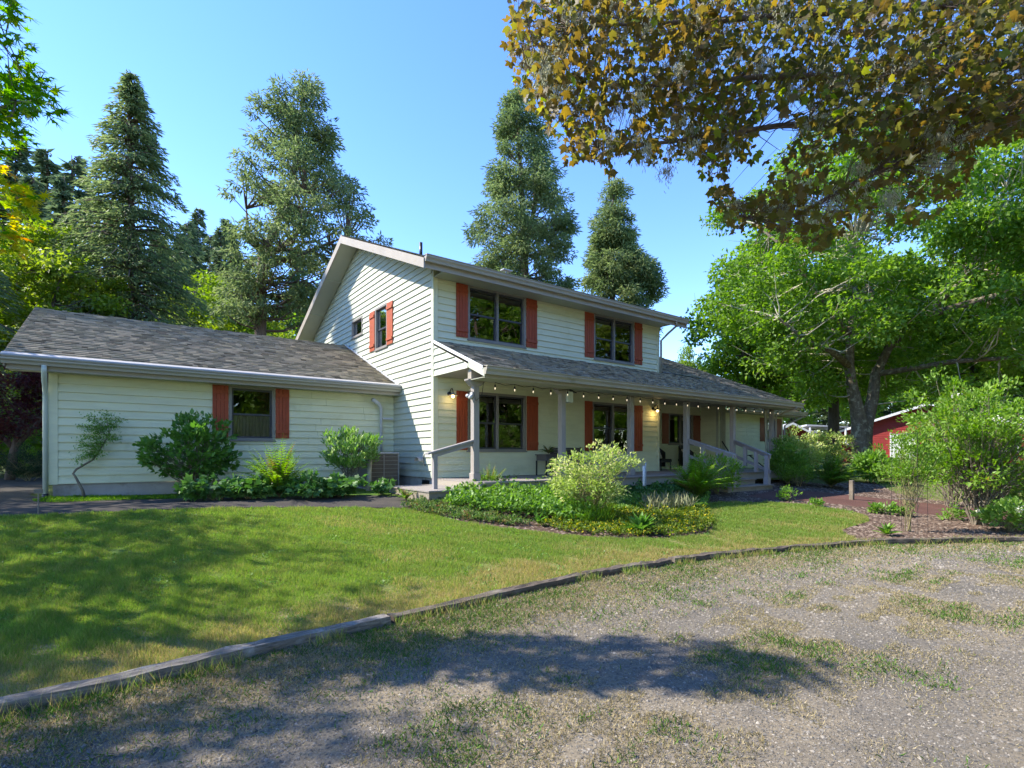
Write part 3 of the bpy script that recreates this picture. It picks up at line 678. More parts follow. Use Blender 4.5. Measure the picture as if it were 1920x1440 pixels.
def window(P, u0, u1, z0, z1, lites=2, hung=True, blind=True, lace=False, cas=.055, room=2.2, mirror=1):
    win = HB(); c = cas
    for q in ((u0, u1, z1 - c, z1), (u0, u1, z0, z0 + c * .9), (u0, u0 + c, z0 + c * .9, z1 - c), (u1 - c, u1, z0 + c * .9, z1 - c)): trim_box(win, P, *q, -.06, .034)
    trim_box(win, P, u0 - .02, u1 + .02, z0 - .03, z0 - .001, -.02, .055)
    w = win.build('window', M['casing'], house)
    iu0, iu1, iz0, iz1 = u0 + c, u1 - c, z0 + c * .9, z1 - c
    mw = .045 if lites == 2 else 0; span = (iu1 - iu0 - mw * (lites - 1)) / lites
    if lites == 2:
        mb = HB(); trim_box(mb, P, iu0 + span, iu0 + span + mw, iz0, iz1, -.05, .030); mb.build('mullion', M['casing'], w)
    zm = iz0 + (iz1 - iz0) * .48
    for i in range(lites):
        a = iu0 + i * (span + mw); b = a + span
        rows = [(zm - .018, iz1, -.030), (iz0, zm + .018, -.052)] if hung else [(iz0, iz1, -.04)]
        for (c0, c1, dd) in rows:
            s = .042; mb = HB()
            for q in ((a, b, c1 - s, c1), (a, b, c0, c0 + s), (a, a + s, c0 + s, c1 - s), (b - s, b, c0 + s, c1 - s)): trim_box(mb, P, *q, dd - .02, dd)
            sh = mb.build('sash', M['sash'], w)
            g = HB(); g.poly([P(a + s, dd - .010, c0 + s), P(b - s, dd - .010, c0 + s), P(b - s, dd - .010, c1 - s), P(a + s, dd - .010, c1 - s)]); g.build('pane', M['glass'], w)
        if blind:
            mb = HB()
            for k in range(3): trim_box(mb, P, a + .03, b - .03, iz1 - .10 - .04 * k, iz1 - .065 - .04 * k, -.13, -.11 - .006 * (k % 2))
            mb.build('blind', M['blind'], w)
    if lace:
        mb = HB(); n = 40; top = zm - .02
        for k in range(n):
            ua, ub = iu0 + (iu1 - iu0) * k / n, iu0 + (iu1 - iu0) * (k + 1) / n; da, db = -.11 + .018 * math.sin(k * 1.9), -.11 + .018 * math.sin((k + 1) * 1.9)
            mb.poly([P(ua, da, iz0), P(ub, db, iz0), P(ub, db, top), P(ua, da, top)])
        mb.build('curtain', M['lace'], w)
    mb = HB(); e = .25; a, b, c0, c1 = u0 - e, u1 + e, z0 - .1, z1 + .15; D = -room; f = -.065
    mb.poly([P(a, D, c0), P(b, D, c0), P(b, D, c1), P(a, D, c1)])
    mb.poly([P(a, f, c0), P(a, D, c0), P(a, D, c1), P(a, f, c1)]); mb.poly([P(b, f, c0), P(b, D, c0), P(b, D, c1), P(b, f, c1)])
    mb.poly([P(a, f, c0), P(b, f, c0), P(b, D, c0), P(a, D, c0)]); mb.poly([P(a, f, c1), P(b, f, c1), P(b, D, c1), P(a, D, c1)])
    mb.build('interior', M['room'], w)
    return w
def shutter(P, u0, u1, z0, z1, mat, n=4, d=.028):
    base = HB(); trim_box(base, P, u0 + .006, u1 - .006, z0 + .006, z1 - .006, d - .006, d + .003); s = base.build('shutter', M[mat], house)
    g = .007; w = (u1 - u0 - g * (n - 1)) / n
    for i in range(n):
        mb = HB(); a = u0 + i * (w + g); trim_box(mb, P, a, a + w, z0, z1, d, d + .020); mb.build('board', M[mat], s)
    h = z1 - z0
    for zc in (z0 + h * .13, z1 - h * .13):
        mb = HB(); trim_box(mb, P, u0 + .004, u1 - .004, zc - .036, zc + .036, d + .021, d + .044); mb.build('batten', M[mat], s)

Y_W, X_WL = 2.286, -7.05                    # wing front wall, wing left end
P0, PG, PW = front(0.0), side(0.0), front(Y_W)
K = .42
# window openings (u0, u1, z0, z1)
UP1, UP2 = (.93, 2.735, 2.82, 4.17), (5.31, 7.095, 2.80, 4.155)
LO1, LO2 = (.92, 2.755, .055, 1.535), (5.25, 7.07, .045, 1.525)
WW = (-4.0, -3.035, .30, 1.535)
GW, GS = (2.70, 3.57, 2.985, 4.20), (4.59, 5.54, 3.675, 4.235)
wall = HB(); wall.box(.02, 8.31, .02, .06, 1.80, 2.66)
w_front = wall.build('front_wall', M['siding'], house)
siding(w_front, P0, .09, 8.25, 2.60, 4.42, [UP1, UP2], M['siding'], seed=1)
siding(w_front, P0, .09, 8.25, -.59, 1.86, [LO1, LO2], M['siding'], seed=2)
gab = HB(); gab.box(.02, .05, 7.0, 9.75, .0, 3.0); w_gable = gab.build('gable_wall', M['siding_sun_toned'], house)
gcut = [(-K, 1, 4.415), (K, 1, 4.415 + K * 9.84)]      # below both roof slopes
siding(w_gable, PG, .09, 9.74, -.59, 6.5, [GW, GS], M['siding_sun_toned'], gcut, seed=3)
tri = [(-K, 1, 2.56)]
siding(w_gable, PG, -1.56, -.03, 1.815, 2.6, [], M['siding_sun_toned'], tri, seed=4)
wb = HB(); wb.box(X_WL + .02, -5.0, Y_W + .02, Y_W + .05, 1.3, 1.5); w_wing = wb.build('wing_wall', M['siding'], house)
siding(w_wing, PW, X_WL + .11, -.02, -.60, 1.72, [WW], M['siding'], seed=5)
# the far right: recess back wall, its side and the low end wing
YR, X2, Y2, X3 = 1.30, 12.63, .50, 17.57
P1, PS2, P2 = front(YR), side(X2), front(Y2)
RW = (10.58, 12.10, .33, 1.50); W2W = (16.04, 17.06, .50, 1.50)
rb = HB(); rb.box(8.35, 9.9, YR + .02, YR + .05, 1.2, 1.7); w_rec = rb.build('recess_wall', M['siding'], house)
siding(w_rec, P1, 8.40, X2 - .02, -.59, 1.86, [RW], M['siding'], seed=6)
siding(w_rec, PS2, Y2 + .08, YR - .02, -.59, 1.86, [], M['siding'], seed=7)
rb = HB(); rb.box(X2 + .1, 15.0, Y2 + .02, Y2 + .05, 1.2, 1.6); w_end = rb.build('end_wall', M['siding'], house)
siding(w_end, P2, X2 + .08, X3 - .09, -.59, 1.72, [W2W], M['siding'], seed=8)
# corner boards
def cb(name, segs, mat='siding'):
    for s in segs:
        mb = HB(); mb.box(*s); mb.build(name, M[mat], house)
cb('corner_board', [(-.036, .088, -.038, -.002, -.595, 1.90), (-.036, .088, -.038, -.002, 2.60, 4.42), (8.252, 8.36, -.030, -.002, -.60, 1.87), (8.252, 8.36, -.030, -.002, 2.60, 4.40),
                    (X_WL - .03, X_WL + .108, Y_W - .032, Y_W + .05, -.61, 1.70), (X3 - .088, X3 + .03, Y2 - .03, Y2 + .02, -.6, 1.7), (X2 - .03, X2 + .078, Y2 - .03, Y2 - .001, -.6, 1.86)])
cb('corner_board', [(-.030, -.002, -.001, .088, -.60, 4.20), (-.028, .0, 9.742, 9.86, -.6, 4.2), (X2 - .03, X2 - .002, Y2, Y2 + .078, -.6, 1.86), (-.027, -.001, -.032, -.001, 1.80, 2.58)], 'siding_sun_toned')
# solid bodies that close the rooms from behind
core = HB()
core.box(-6.85, -.05, Y_W + .3, 9.7, -.86, -.62); core.box(.05, 8.3, 9.70, 9.80, -.6, 4.3); core.box(8.29, 8.33, .03, 9.8, -.6, 4.35); core.box(-7.03, -7.0, Y_W + .05, 9.8, -.6, 1.6)
core.box(X3 - .03, X3, Y2 + .05, 8.5, -.6, 1.65); core.box(-7.0, 0, 9.75, 9.8, -.6, 1.6); core.box(8.33, X3, 8.45, 8.5, -.6, 1.7); core.build('back_wall', M['siding'], house)
# foundation
fd = HB(); fd.box(X_WL + .03, -.02, Y_W + .015, Y_W + .16, -1.02, -.603); fd.box(.015, .16, .02, 9.7, -1.02, -.596); fd.build('foundation', M['concrete'], house)
mb = HB(); mb.box(-.002, .014, .25, .62, -.80, -.66); mb.build('crawl_vent', M['black'], house)
# windows and shutters
for q in (UP1, UP2): window(P0, *q)
for q in (LO1, LO2): window(P0, *q)
window(PW, *WW, lites=1, lace=True, blind=False)
window(PG, *GW, lites=1); window(PG, *GS, lites=1, hung=False, blind=False)
window(P1, *RW, hung=False); window(P2, *W2W, lites=1)
for a, b, c, d in ((.59, .915, 2.845, 4.15), (2.755, 3.12, 2.845, 4.15), (4.93, 5.29, 2.825, 4.14), (7.12, 7.475, 2.83, 4.15), (.60, .905, .075, 1.52), (2.775, 3.155, .07, 1.53), (4.93, 5.23, .06, 1.53), (7.09, 7.49, .06, 1.515)):
    shutter(P0, a, b, c, d, 'shutter')
shutter(PW, -4.33, -4.015, .355, 1.53, 'shutter'); shutter(PW, -3.02, -2.715, .355, 1.53, 'shutter')
shutter(PG, 2.30, 2.685, 3.0, 4.16, 'shutter_gable'); shutter(PG, 3.585, 3.96, 3.0, 4.16, 'shutter_gable')
shutter(P1, 10.18, 10.56, .35, 1.49, 'shutter_brown'); shutter(P1, 12.12, 12.58, .35, 1.49, 'shutter_brown')
shutter(P2, 15.66, 16.02, .50, 1.50, 'shutter_brown'); shutter(P2, 17.08, 17.46, .50, 1.50, 'shutter_brown')

# ---- roofs
def shingles(parent, x0, x1, y0, z0, y1, seed, expo=.142, trimfn=None):
    """courses of asphalt tabs on the slope rising from (y0, z0) to y1 with pitch K (sign by direction)"""
    sgn = 1 if y1 > y0 else -1; run = abs(y1 - y0); c = 1 / math.hypot(1, K); n = int(run / (expo * c)); r = np.random.default_rng(seed); V = []; F = []; C = []
    ny, nz = -K * c * sgn, c
    for i in range(n + 1):
        a = i * expo * c; b = min(run, a + expo * c * 1.06)
        if b - a < .01: continue
        x = x0 - r.uniform(0, .25)
        while x < x1:
            w = r.choice([.10, .14, .19, .25]) * r.uniform(.9, 1.1); xa, xb = max(x, x0), min(x + w, x1); x += w
            if xb - xa < .02: continue
            if trimfn and trimfn((xa + xb) / 2, y0 + sgn * a): continue
            t = .012 + (.016 if r.random() < .5 else 0) + r.uniform(0, .004); k = len(V); tone = np.clip(.55 + .22 * r.normal() - (.3 if r.random() < .12 else 0), 0, 1)
            for (xx, q, tt) in ((xa, a, t), (xb, a, t), (xb, b, .004), (xa, b, .004), (xa, a, 0), (xb, a, 0)):
                V.append((xx, y0 + sgn * q + ny * tt, z0 + K * q + nz * tt + ZC)); C.append(tone)
            F += [[k, k + 1, k + 2, k + 3], [k + 4, k + 5, k + 1, k]]
    me = np_mesh('shingles', np.array(V), np.array(F), M['shingle'], np.array(C)); o = obj('shingles', me, parent, 'stuff'); return o
def slab(x0, x1, ya, za, yb, zb, th, mat, name, parent=None):
    mb = HB(); mb.prism([(ya, za), (yb, zb), (yb, zb - th), (ya, za - th)], x0, x1, lambda u, v, t: (t, u, v)); return mb.build(name, M[mat], parent or house)
def rake(x0, x1, ya, za, yb, zb, h, mat='trim'):
    return slab(x0, x1, ya, za, yb, zb, h, mat, 'rake_board')
def gutter(x0, x1, y, z, hood=False, h=.13, back=.0, parent=None):
    """K-style trough along x, its back at y, rim at z"""
    mb = HB(); pr = [(y - .004, z - h), (y - .085, z - h), (y - .095, z - h * .62), (y - .128, z - h * .30), (y - .128, z - .004), (y - .112, z - .004), (y - .112, z - .02), (y - .004, z - .02)]
    mb.prism(pr, x0, x1, lambda u, v, t: (t, u, v)); g = mb.build('gutter', M['gutter'], house)
    mb = HB()
    if hood: pr = [(y - .10, z - .018), (y - .138, z + .010), (y - .150, z + .034), (y - .135, z + .062), (y - .06, z + .085), (y + .05, z + .118), (y + .05, z + .112), (y - .06, z + .070)]
    else: pr = [(y - .110, z - .003), (y - .140, z - .003), (y - .145, z + .012), (y - .11, z + .020), (y + .02, z + .030), (y + .02, z + .024)]
    mb.prism(pr, x0 + .004, x1 - .004, lambda u, v, t: (t, u, v)); mb.build('gutter_guard', M['hood'] if hood else M['gutter'], g)
    return g
# main roof
ZE, YE, YP = 4.36, -.57, 4.92; ZPk = ZE + K * (YP - YE); XL, XR = -.56, 8.98
roof = slab(XL + .012, XR - .012, YE, ZE - .012, YP, ZPk - .012, .05, 'soffit', 'main_roof')
slab(XL + .012, XR - .012, 2 * YP - YE, ZE - .012, YP, ZPk - .012, .05, 'soffit', 'main_roof_back')
shingles(roof, XL - .02, XR + .02, YE - .03, ZE - .012, YP, 1); shingles(roof, XL - .02, XR + .02, 2 * YP - YE + .03, ZE - .012, YP, 2)
mb = HB(); mb.prism([(YP - .15, ZPk - .05), (YP, ZPk + .024), (YP + .15, ZPk - .05), (YP, ZPk - .01)], XL - .02, XR + .02, lambda u, v, t: (t, u, v)); mb.build('ridge_cap', M['trim'], house)
for xa, xb in ((XL - .028, XL + .010), (XR - .010, XR + .028)):
    rake(xa, xb, YE - .06, ZE - .035, YP, ZPk - .010, .225); rake(xa, xb, 2 * YP - YE + .06, ZE - .035, YP, ZPk - .010, .225)
slab(XL + .012, -.032, YE, ZE - .17, YP, ZPk - .17, .012, 'soffit', 'soffit'); slab(XL + .012, -.032, 2 * YP - YE, ZE - .17, YP, ZPk - .17, .012, 'soffit', 'soffit')
for q in (6.6, 8.4):
    zq = ZPk - .17 - K * (q - YP); mb = HB(); mb.prism([(q, zq - .012), (q + .03, zq - .025), (q + .03, zq - .045), (q, zq - .032)], XL + .02, -.035, lambda u, v, t: (t, u, v)); mb.build('soffit_batten', M['soffit'], house)
slab(8.34, XR - .012, YE, ZE - .17, YP, ZPk - .17, .012, 'soffit', 'soffit')
mb = HB(); mb.box(XL + .012, XR - .012, YE - .024, YE, ZE - .235, ZE - .02); mb.build('fascia', M['trim'], house)
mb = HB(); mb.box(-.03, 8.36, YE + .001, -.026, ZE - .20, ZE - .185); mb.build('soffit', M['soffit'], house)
gutter(XL + .0, XR + .03, YE - .026, ZE + .02, h=.135)
# wing roof
WE, WZ, WP = 1.87, 1.775, 6.06; WZP = WZ + K * (WP - WE)
roof = slab(-7.64, -.002, WE, WZ - .012, WP, WZP - .012, .05, 'soffit', 'wing_roof'); slab(-7.64, -.002, 2 * WP - WE, WZ - .012, WP, WZP - .012, .05, 'soffit', 'wing_roof_back')
shingles(roof, -7.67, -.030, WE - .03, WZ - .012, WP, 3); shingles(roof, -7.67, -.030, 2 * WP - WE + .03, WZ - .012, WP, 4)
rake(-7.655, -7.625, WE - .05, WZ - .035, WP, WZP - .010, .17); rake(-7.655, -7.625, 2 * WP - WE + .05, WZ - .035, WP, WZP - .010, .17)
mb = HB(); mb.prism([(WE - .03, WZ + .03), (WP, WZP + .045), (WP, WZP + .012), (WE - .03, WZ - .003)], -.075, -.026, lambda u, v, t: (t, u, v)); mb.build('flashing', M['pipe'], house)
mb = HB(); mb.box(-7.62, -.03, WE + .001, WE + .022, WZ - .25, WZ - .03); mb.build('fascia', M['trim'], house)
mb = HB(); mb.box(-7.60, -.032, WE + .024, Y_W + .01, WZ - .235, WZ - .22); mb.build('soffit', M['soffit'], house)
mb = HB(); mb.box(-7.66, -7.63, WE - .02, Y_W + .4, WZ - .20, WZ - .09); mb.build('rake_return', M['trim'], house)
gutter(-7.68, -.030, WE, WZ - .055, hood=True, h=.11)
# porch roof, continuous with the right hand gable
PEY, PX1 = -2.15, 13.5; PZ = 2.67 + K * PEY; PRZ = 2.67 + K * YP
roof = slab(.012, 8.33, PEY, PZ - .012, -.002, 2.67 - .012, .05, 'soffit', 'porch_roof')
slab(8.36, PX1 - .012, PEY, PZ - .012, YP, PRZ - .012, .05, 'soffit', 'right_roof'); slab(8.36, PX1 - .012, 2 * YP - PEY, PZ - .012, YP, PRZ - .012, .05, 'soffit', 'right_roof_back')
shingles(roof, -.02, PX1 + .02, PEY - .03, PZ - .012, YP, 5, trimfn=lambda x, y: x < 8.36 and y > -.06)
mb = HB(); mb.prism([(PEY, PZ + .022), (-.035, 2.655 + .022), (-.035, 2.60), (PEY, PZ - .05)], -.030, -.021, lambda u, v, t: (t, u, v)); mb.build('flashing', M['white'], house)
rake(-.018, .010, PEY - .05, PZ - .035, -1.58, 2.67 + K * -1.58 - .010, .17, 'siding_sun_toned'); rake(PX1 - .012, PX1 + .02, PEY - .05, PZ - .035, YP, PRZ - .010, .18)
mb = HB(); mb.box(.012, PX1 - .014, PEY - .022, PEY, PZ - .225, PZ - .03); mb.build('fascia', M['trim'], house)
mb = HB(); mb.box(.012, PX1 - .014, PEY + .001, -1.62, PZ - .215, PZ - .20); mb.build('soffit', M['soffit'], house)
gutter(-.02, PX1 + .03, PEY - .024, PZ - .005, h=.155)
mb = HB(); mb.box(8.36, 10.4, .02, .12, 2.69, 2.73); mb.hexa([(8.37, .0, 2.675), (10.7, -.32, 2.55), (10.7, -.24, 2.58), (8.37, .10, 2.72), (8.37, .0, 2.71), (10.7, -.32, 2.575), (10.7, -.24, 2.61), (8.37, .10, 2.75)]); 
mb = HB(); mb.hexa([(8.38, -.06, 2.655), (10.6, -.10, 2.64), (10.6, -.04, 2.664), (8.38, .0, 2.68), (8.38, -.06, 2.70), (10.6, -.10, 2.675), (10.6, -.04, 2.70), (8.38, .0, 2.72)]); mb.build('diverter_flashing', M['black'], house)
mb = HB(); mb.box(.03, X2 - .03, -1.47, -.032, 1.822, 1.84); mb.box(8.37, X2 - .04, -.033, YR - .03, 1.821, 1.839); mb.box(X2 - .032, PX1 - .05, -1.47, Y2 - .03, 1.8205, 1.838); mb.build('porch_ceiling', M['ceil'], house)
mb = HB(); mb.box(.035, PX1 - .06, -1.615, -1.475, 1.565, 1.85); mb.build('porch_beam', M['trim'], house)
# low end wing roof
E2Y, E2Z = 0.0, 1.78; roof = slab(X2 + .9, 18.55, E2Y, E2Z - .012, 4.5, E2Z - .012 + K * 4.5, .05, 'soffit', 'end_roof')
shingles(roof, X2 + .9, 18.58, E2Y - .03, E2Z - .012, 4.5, 8)
rake(18.54, 18.57, E2Y - .05, E2Z - .035, 4.5, E2Z + K * 4.5 - .01, .17)
mb = HB(); mb.box(X2 + .9, 18.53, E2Y - .02, E2Y, E2Z - .20, E2Z - .03); mb.build('fascia', M['trim'], house)
mb = HB(); mb.box(X2 - .02, 18.5, E2Y + .001, Y2 - .01, E2Z - .19, E2Z - .175); mb.build('soffit', M['soffit'], house)
gutter(X2 + .9, 18.62, E2Y - .022, E2Z - .0, h=.14)
# downspouts
def pipe(name, pts, rad, mat, n=8, parent=house):
    mb = HB(); mb.tube(pts, rad, n); return mb.build(name, M[mat], parent, True)
pipe('downspout', [(-7.10, 1.80, 1.62), (-7.10, 1.80, 1.50), (-7.11, 1.95, 1.36), (-7.115, 2.20, 1.15), (-7.12, 2.235, 1.05), (-7.12, 2.235, -.80)], .042, 'downspout')
pipe('downspout_shoe', [(-7.12, 2.235, -.78), (-7.12, 2.225, -.87)], .05, 'black')
pipe('downspout', [(9.0 - .62, -.66, 4.24), (8.38 + .12, -.62, 4.14), (8.40, -.35, 3.92), (8.385, -.075, 3.72), (8.385, -.075, 2.66)], .036, 'gutter')
pipe('downspout', [(13.05, -2.24, 1.62), (13.05, -2.22, 1.55), (12.86, -1.80, 1.40), (12.82, -1.64, 1.30), (12.82, -1.64, -.55)], .036, 'trim')
pipe('downspout', [(18.2, -.07, 1.64), (18.15, -.05, 1.55), (17.75, .28, 1.32), (17.66, .42, 1.22), (17.66, .44, -.8)], .036, 'trim')
pipe('vent_stack', [(.66, 2.0, 5.30), (.66, 2.0, 5.80)], .045, 'black', 10)
mb = HB(); mb.tube([(5.2, 4.3, 6.38), (5.2, 4.3, 6.62)], .03, 8); mb.box(5.02, 5.42, 4.18, 4.40, 6.60, 6.63); mb.build('roof_vent', M['pipe'], house)
# ---- porch deck, posts, rails, steps
DZ = -.60; dk = HB(); dk.box(.03, 13.28, -2.09, -.03, DZ - .16, DZ - .03); deck = dk.build('deck', M['deck'], house)
ny = 15
for i in range(ny):
    mb = HB(); y0 = -2.17 + i * (2.14 / ny); mb.box(.0, 13.3, y0, y0 + 2.14 / ny - .006, DZ - .028, DZ + random.uniform(-.001, .001)); mb.build('deck_board', M['deck'], deck)
for i in range(8):
    mb = HB(); y0 = -.028 + i * (1.31 / 8); mb.box(8.37, X2 - .04, y0, y0 + 1.31 / 8 - .006, DZ - .0285, DZ); mb.build('deck_board', M['deck'], deck)
mb = HB(); mb.box(.0, 13.3, -2.125, -2.10, DZ - .235, DZ - .03); mb.build('deck_skirt', M['trim'], deck)
mb = HB(); mb.box(.0, .025, -2.095, -.03, DZ - .235, DZ - .03); mb.build('deck_skirt', M['trim'], deck)
mb = HB(); mb.box(-1.15, -.005, -1.97, -.04, -1.02, DZ - .165); ws = mb.build('side_step', M['step'], house)
for i in range(7):
    mb = HB(); x0 = -1.17 + i * (1.16 / 7); mb.box(x0, x0 + 1.16 / 7 - .006, -2.0, -.035, DZ - .164, DZ - .135); mb.build('step_board', M['deck'], ws)
for i in range(6):
    xc = .175 + 2.505 * i; mb = HB(); mb.box(xc - .07, xc + .07, -1.61, -1.47, DZ, 1.566); ps = mb.build('porch_post', M['post'], house, bevel=.006)
    mb = HB(); mb.box(xc - .09, xc + .09, -1.63, -1.45, DZ + .001, DZ + .17); mb.build('post_base', M['post'], ps, bevel=.006)
    mb = HB(); mb.prism([(-.10, 0), (.10, 0), (.22, .11), (.22, .14), (-.22, .14), (-.22, .11)], -1.625, -1.46, lambda u, v, t: (xc + u, t, 1.44 + v))
    if i in (0, 1): mb.build('post_bracket', M['post'], ps)
# left hand rail
mb = HB(); mb.box(-.84, -.75, -1.585, -1.495, -1.0, -.005); lr = mb.build('rail_post', M['rail'], house, bevel=.005)
mb = HB(); mb.hexa([(-.98, -1.61, -.035), (.10, -1.61, .245), (.10, -1.47, .245), (-.98, -1.47, -.035), (-.98, -1.61, .005), (.10, -1.61, .285), (.10, -1.47, .285), (-.98, -1.47, .005)]); mb.build('hand_rail', M['rail'], lr)
mb = HB(); mb.hexa([(-.86, -1.57, -.10), (.10, -1.57, .15), (.10, -1.53, .15), (-.86, -1.53, -.10), (-.86, -1.57, -.006), (.10, -1.57, .244), (.10, -1.53, .244), (-.86, -1.53, -.006)]); mb.build('rail_board', M['rail'], lr)
# front steps with two sloping rails
for (x0, x1, y0, y1, zt, zb) in ((7.30, 9.75, -3.14, -2.15, -.94, -1.20), (7.45, 9.45, -2.76, -2.14, -.77, -.942)):
    mb = HB(); mb.box(x0 + .03, x1 - .03, y0 + .03, y1, zb, zt - .035); st = mb.build('porch_step', M['step'], house)
    n = 3
    for k in range(n):
        mb = HB(); w = (y1 - y0) / n; mb.box(x0, x1, y0 + k * w, y0 + (k + 1) * w - .006, zt - .034, zt); mb.build('tread', M['step'], st, bevel=.004)
for xc in (7.735, 10.22):
    xa = xc + (.0 if xc < 9 else -.62)
    ya, za, yb, zb_ = -1.61, .36, -3.00, -.10
    mb = HB(); mb.box(xa - .055, xa + .055, yb - .055, yb + .055, -.945, zb_ + .03); rp = mb.build('rail_post', M['rail'], house, bevel=.005)
    mb = HB(); mb.box(xa - .075, xa + .075, yb - .075, yb + .075, -.94, -.74); mb.build('post_base', M['rail'], rp, bevel=.004)
    def bar(o0, o1, w, x0_=xa, x1_=xc):
        mb = HB(); mb.hexa([(x0_ - w, yb - .10, zb_ + o0), (x0_ + w, yb - .10, zb_ + o0), (x1_ + w, ya, za + o0), (x1_ - w, ya, za + o0), (x0_ - w, yb - .10, zb_ + o1), (x0_ + w, yb - .10, zb_ + o1), (x1_ + w, ya, za + o1), (x1_ - w, ya, za + o1)]); return mb
    bar(.03, .065, .07).build('hand_rail', M['rail'], rp); bar(-.07, .028, .022).build('rail_board', M['rail'], rp)
    bar(-.50, -.41, .022).build('lower_rail', M['rail'], rp)
    for q in (.32, .66):
        yy = yb + (ya - yb) * q; zz = zb_ + (za - zb_) * q; xx = xa + (xc - xa) * q; mb = HB(); mb.box(xx - .045, xx + .045, yy - .045, yy + .045, zz - .62, zz - .0); mb.build('baluster', M['rail'], rp)

# ------------------------------------------------------------------ things on and around the porch
def lantern(x, z, label):
    o = thing('wall_lantern', (x, -.03, z + ZC), label, 'lantern', 'gooseneck lanterns on the porch wall')
    mb = HB(); mb.tube([(x, -.026, z), (x, -.055, z)], .055, 14); mb.build('back_plate', M['black'], o, True)
    pts = [(x, -.05, z + .01)] + [(x, -.13 - .075 * math.cos(a), z + .05 + .075 * math.sin(a)) for a in np.linspace(2.6, -.1, 7)]
    pts = [(x, -.05, z + .01), (x, -.08, z + .07), (x, -.125, z + .115), (x, -.175, z + .11), (x, -.205, z + .07), (x, -.21, z + .02)]
    mb = HB(); mb.tube(pts, .011, 6); mb.build('arm', M['black'], o, True)
    mb = MB(ZC); mb.lathe([(.022, .03), (.030, .0), (.060, -.018), (.118, -.052), (.122, -.060), (.112, -.058), (.055, -.026), (.02, -.012)], (x, -.21, z), 20); mb.build('shade', M['black'] if x > 4 else M['trim'], o, True)
    mb = MB(ZC); mb.lathe([(.006, -.020), (.030, -.045), (.036, -.075), (.026, -.105), (.004, -.115)], (x, -.21, z), 12); mb.build('bulb', M['lampbulb'], o, True)
    ld = bpy.data.lights.new('lantern_light', 'POINT'); ld.energy = .6 if x > 4 else .2; ld.color = (1, .66, .25); ld.shadow_soft_size = .04
    lo = bpy.data.objects.new('lantern_light', ld); put(lo, o); lo.location = (0, -.18, -.20)
lantern(.40, 1.43, 'lit gooseneck lantern with pale shade beside the porch corner'); lantern(8.03, 1.45, 'lit black gooseneck lantern on the wall by the porch recess')

sl = thing('string_light', (6.5, -1.66, 1.55 + ZC), 'string of small warm bulbs hanging along the porch beam', 'string lights')
xs = np.arange(.62, 13.2, .535); wp = []
for i, x in enumerate(xs): wp += [(x, -1.66, 1.545), (x + .27, -1.66, 1.505)]
mb = HB(); mb.tube(wp, .006, 4, cap=False); mb.build('cord', M['black'], sl)
for x in xs:
    mb = HB(); mb.tube([(x, -1.66, 1.545), (x, -1.66, 1.50)], .005, 4); mb.lathe([(.010, .0), (.019, -.015), (.019, -.055), (.012, -.06)], (x, -1.66, 1.50), 8); s_ = mb.build('socket', M['black'], sl)
    mb = HB(); mb.lathe([(.007, .0), (.012, -.012), (.014, -.028), (.010, -.045), (.003, -.052)], (x, -1.66, 1.44), 8); mb.build('bulb', M['bulb'], s_, True)
# tangle of cord and a flood light on the first post
fl = thing('flood_light', (.10, -1.63, 1.25 + ZC), 'small twin security flood light on the corner porch post', 'flood light')
mb = HB(); mb.box(.07, .10, -1.60, -1.50, 1.18, 1.30); mb.build('mount', M['pipe'], fl)
for dy, dz in ((-.05, -.03), (.06, .02)):
    mb = HB(); mb.tube([(.06, -1.56 + dy, 1.24), (-.02, -1.60 + dy, 1.20 + dz)], [.026, .042], 10); mb.build('lamp_head', M['pipe'], fl, True)
mb = HB(); mb.tube([(.33, -1.64, 1.53), (.30, -1.66, 1.40), (.27, -1.66, 1.22), (.12, -1.66, 1.12), (.09, -1.62, 1.30), (.0, -1.60, 1.33), (.05, -1.6, 1.40)], .007, 5); mb.build('cable', M['black'], fl)

bh = thing('birdhouse', (2.86, -1.54, 1.30 + ZC), 'small pale birdhouse with dark slanted roof on porch post', 'birdhouse')
mb = HB(); mb.prism([(-1.67, 1.24), (-1.43, 1.24), (-1.43, 1.56), (-1.67, 1.50)], 2.755, 2.93, lambda u, v, t: (t, u, v)); mb.build('box', M['birdbox'], bh)
mb = HB(); mb.hexa([(2.75, -1.70, 1.565), (3.03, -1.70, 1.47), (3.03, -1.40, 1.50), (2.75, -1.40, 1.585), (2.75, -1.70, 1.58), (3.03, -1.70, 1.485), (3.03, -1.40, 1.515), (2.75, -1.40, 1.60)]); mb.build('roof', M['black'], bh)
mb = HB(); mb.box(2.931, 2.945, -1.63, -1.48, 1.27, 1.46); f_ = mb.build('face_plate', M['copper'], bh)
for zz in (1.31, 1.42):
    mb = HB(); mb.tube([(2.9455, -1.555, zz), (2.949, -1.555, zz)], .022, 10); mb.build('entrance_hole', M['black'], f_)

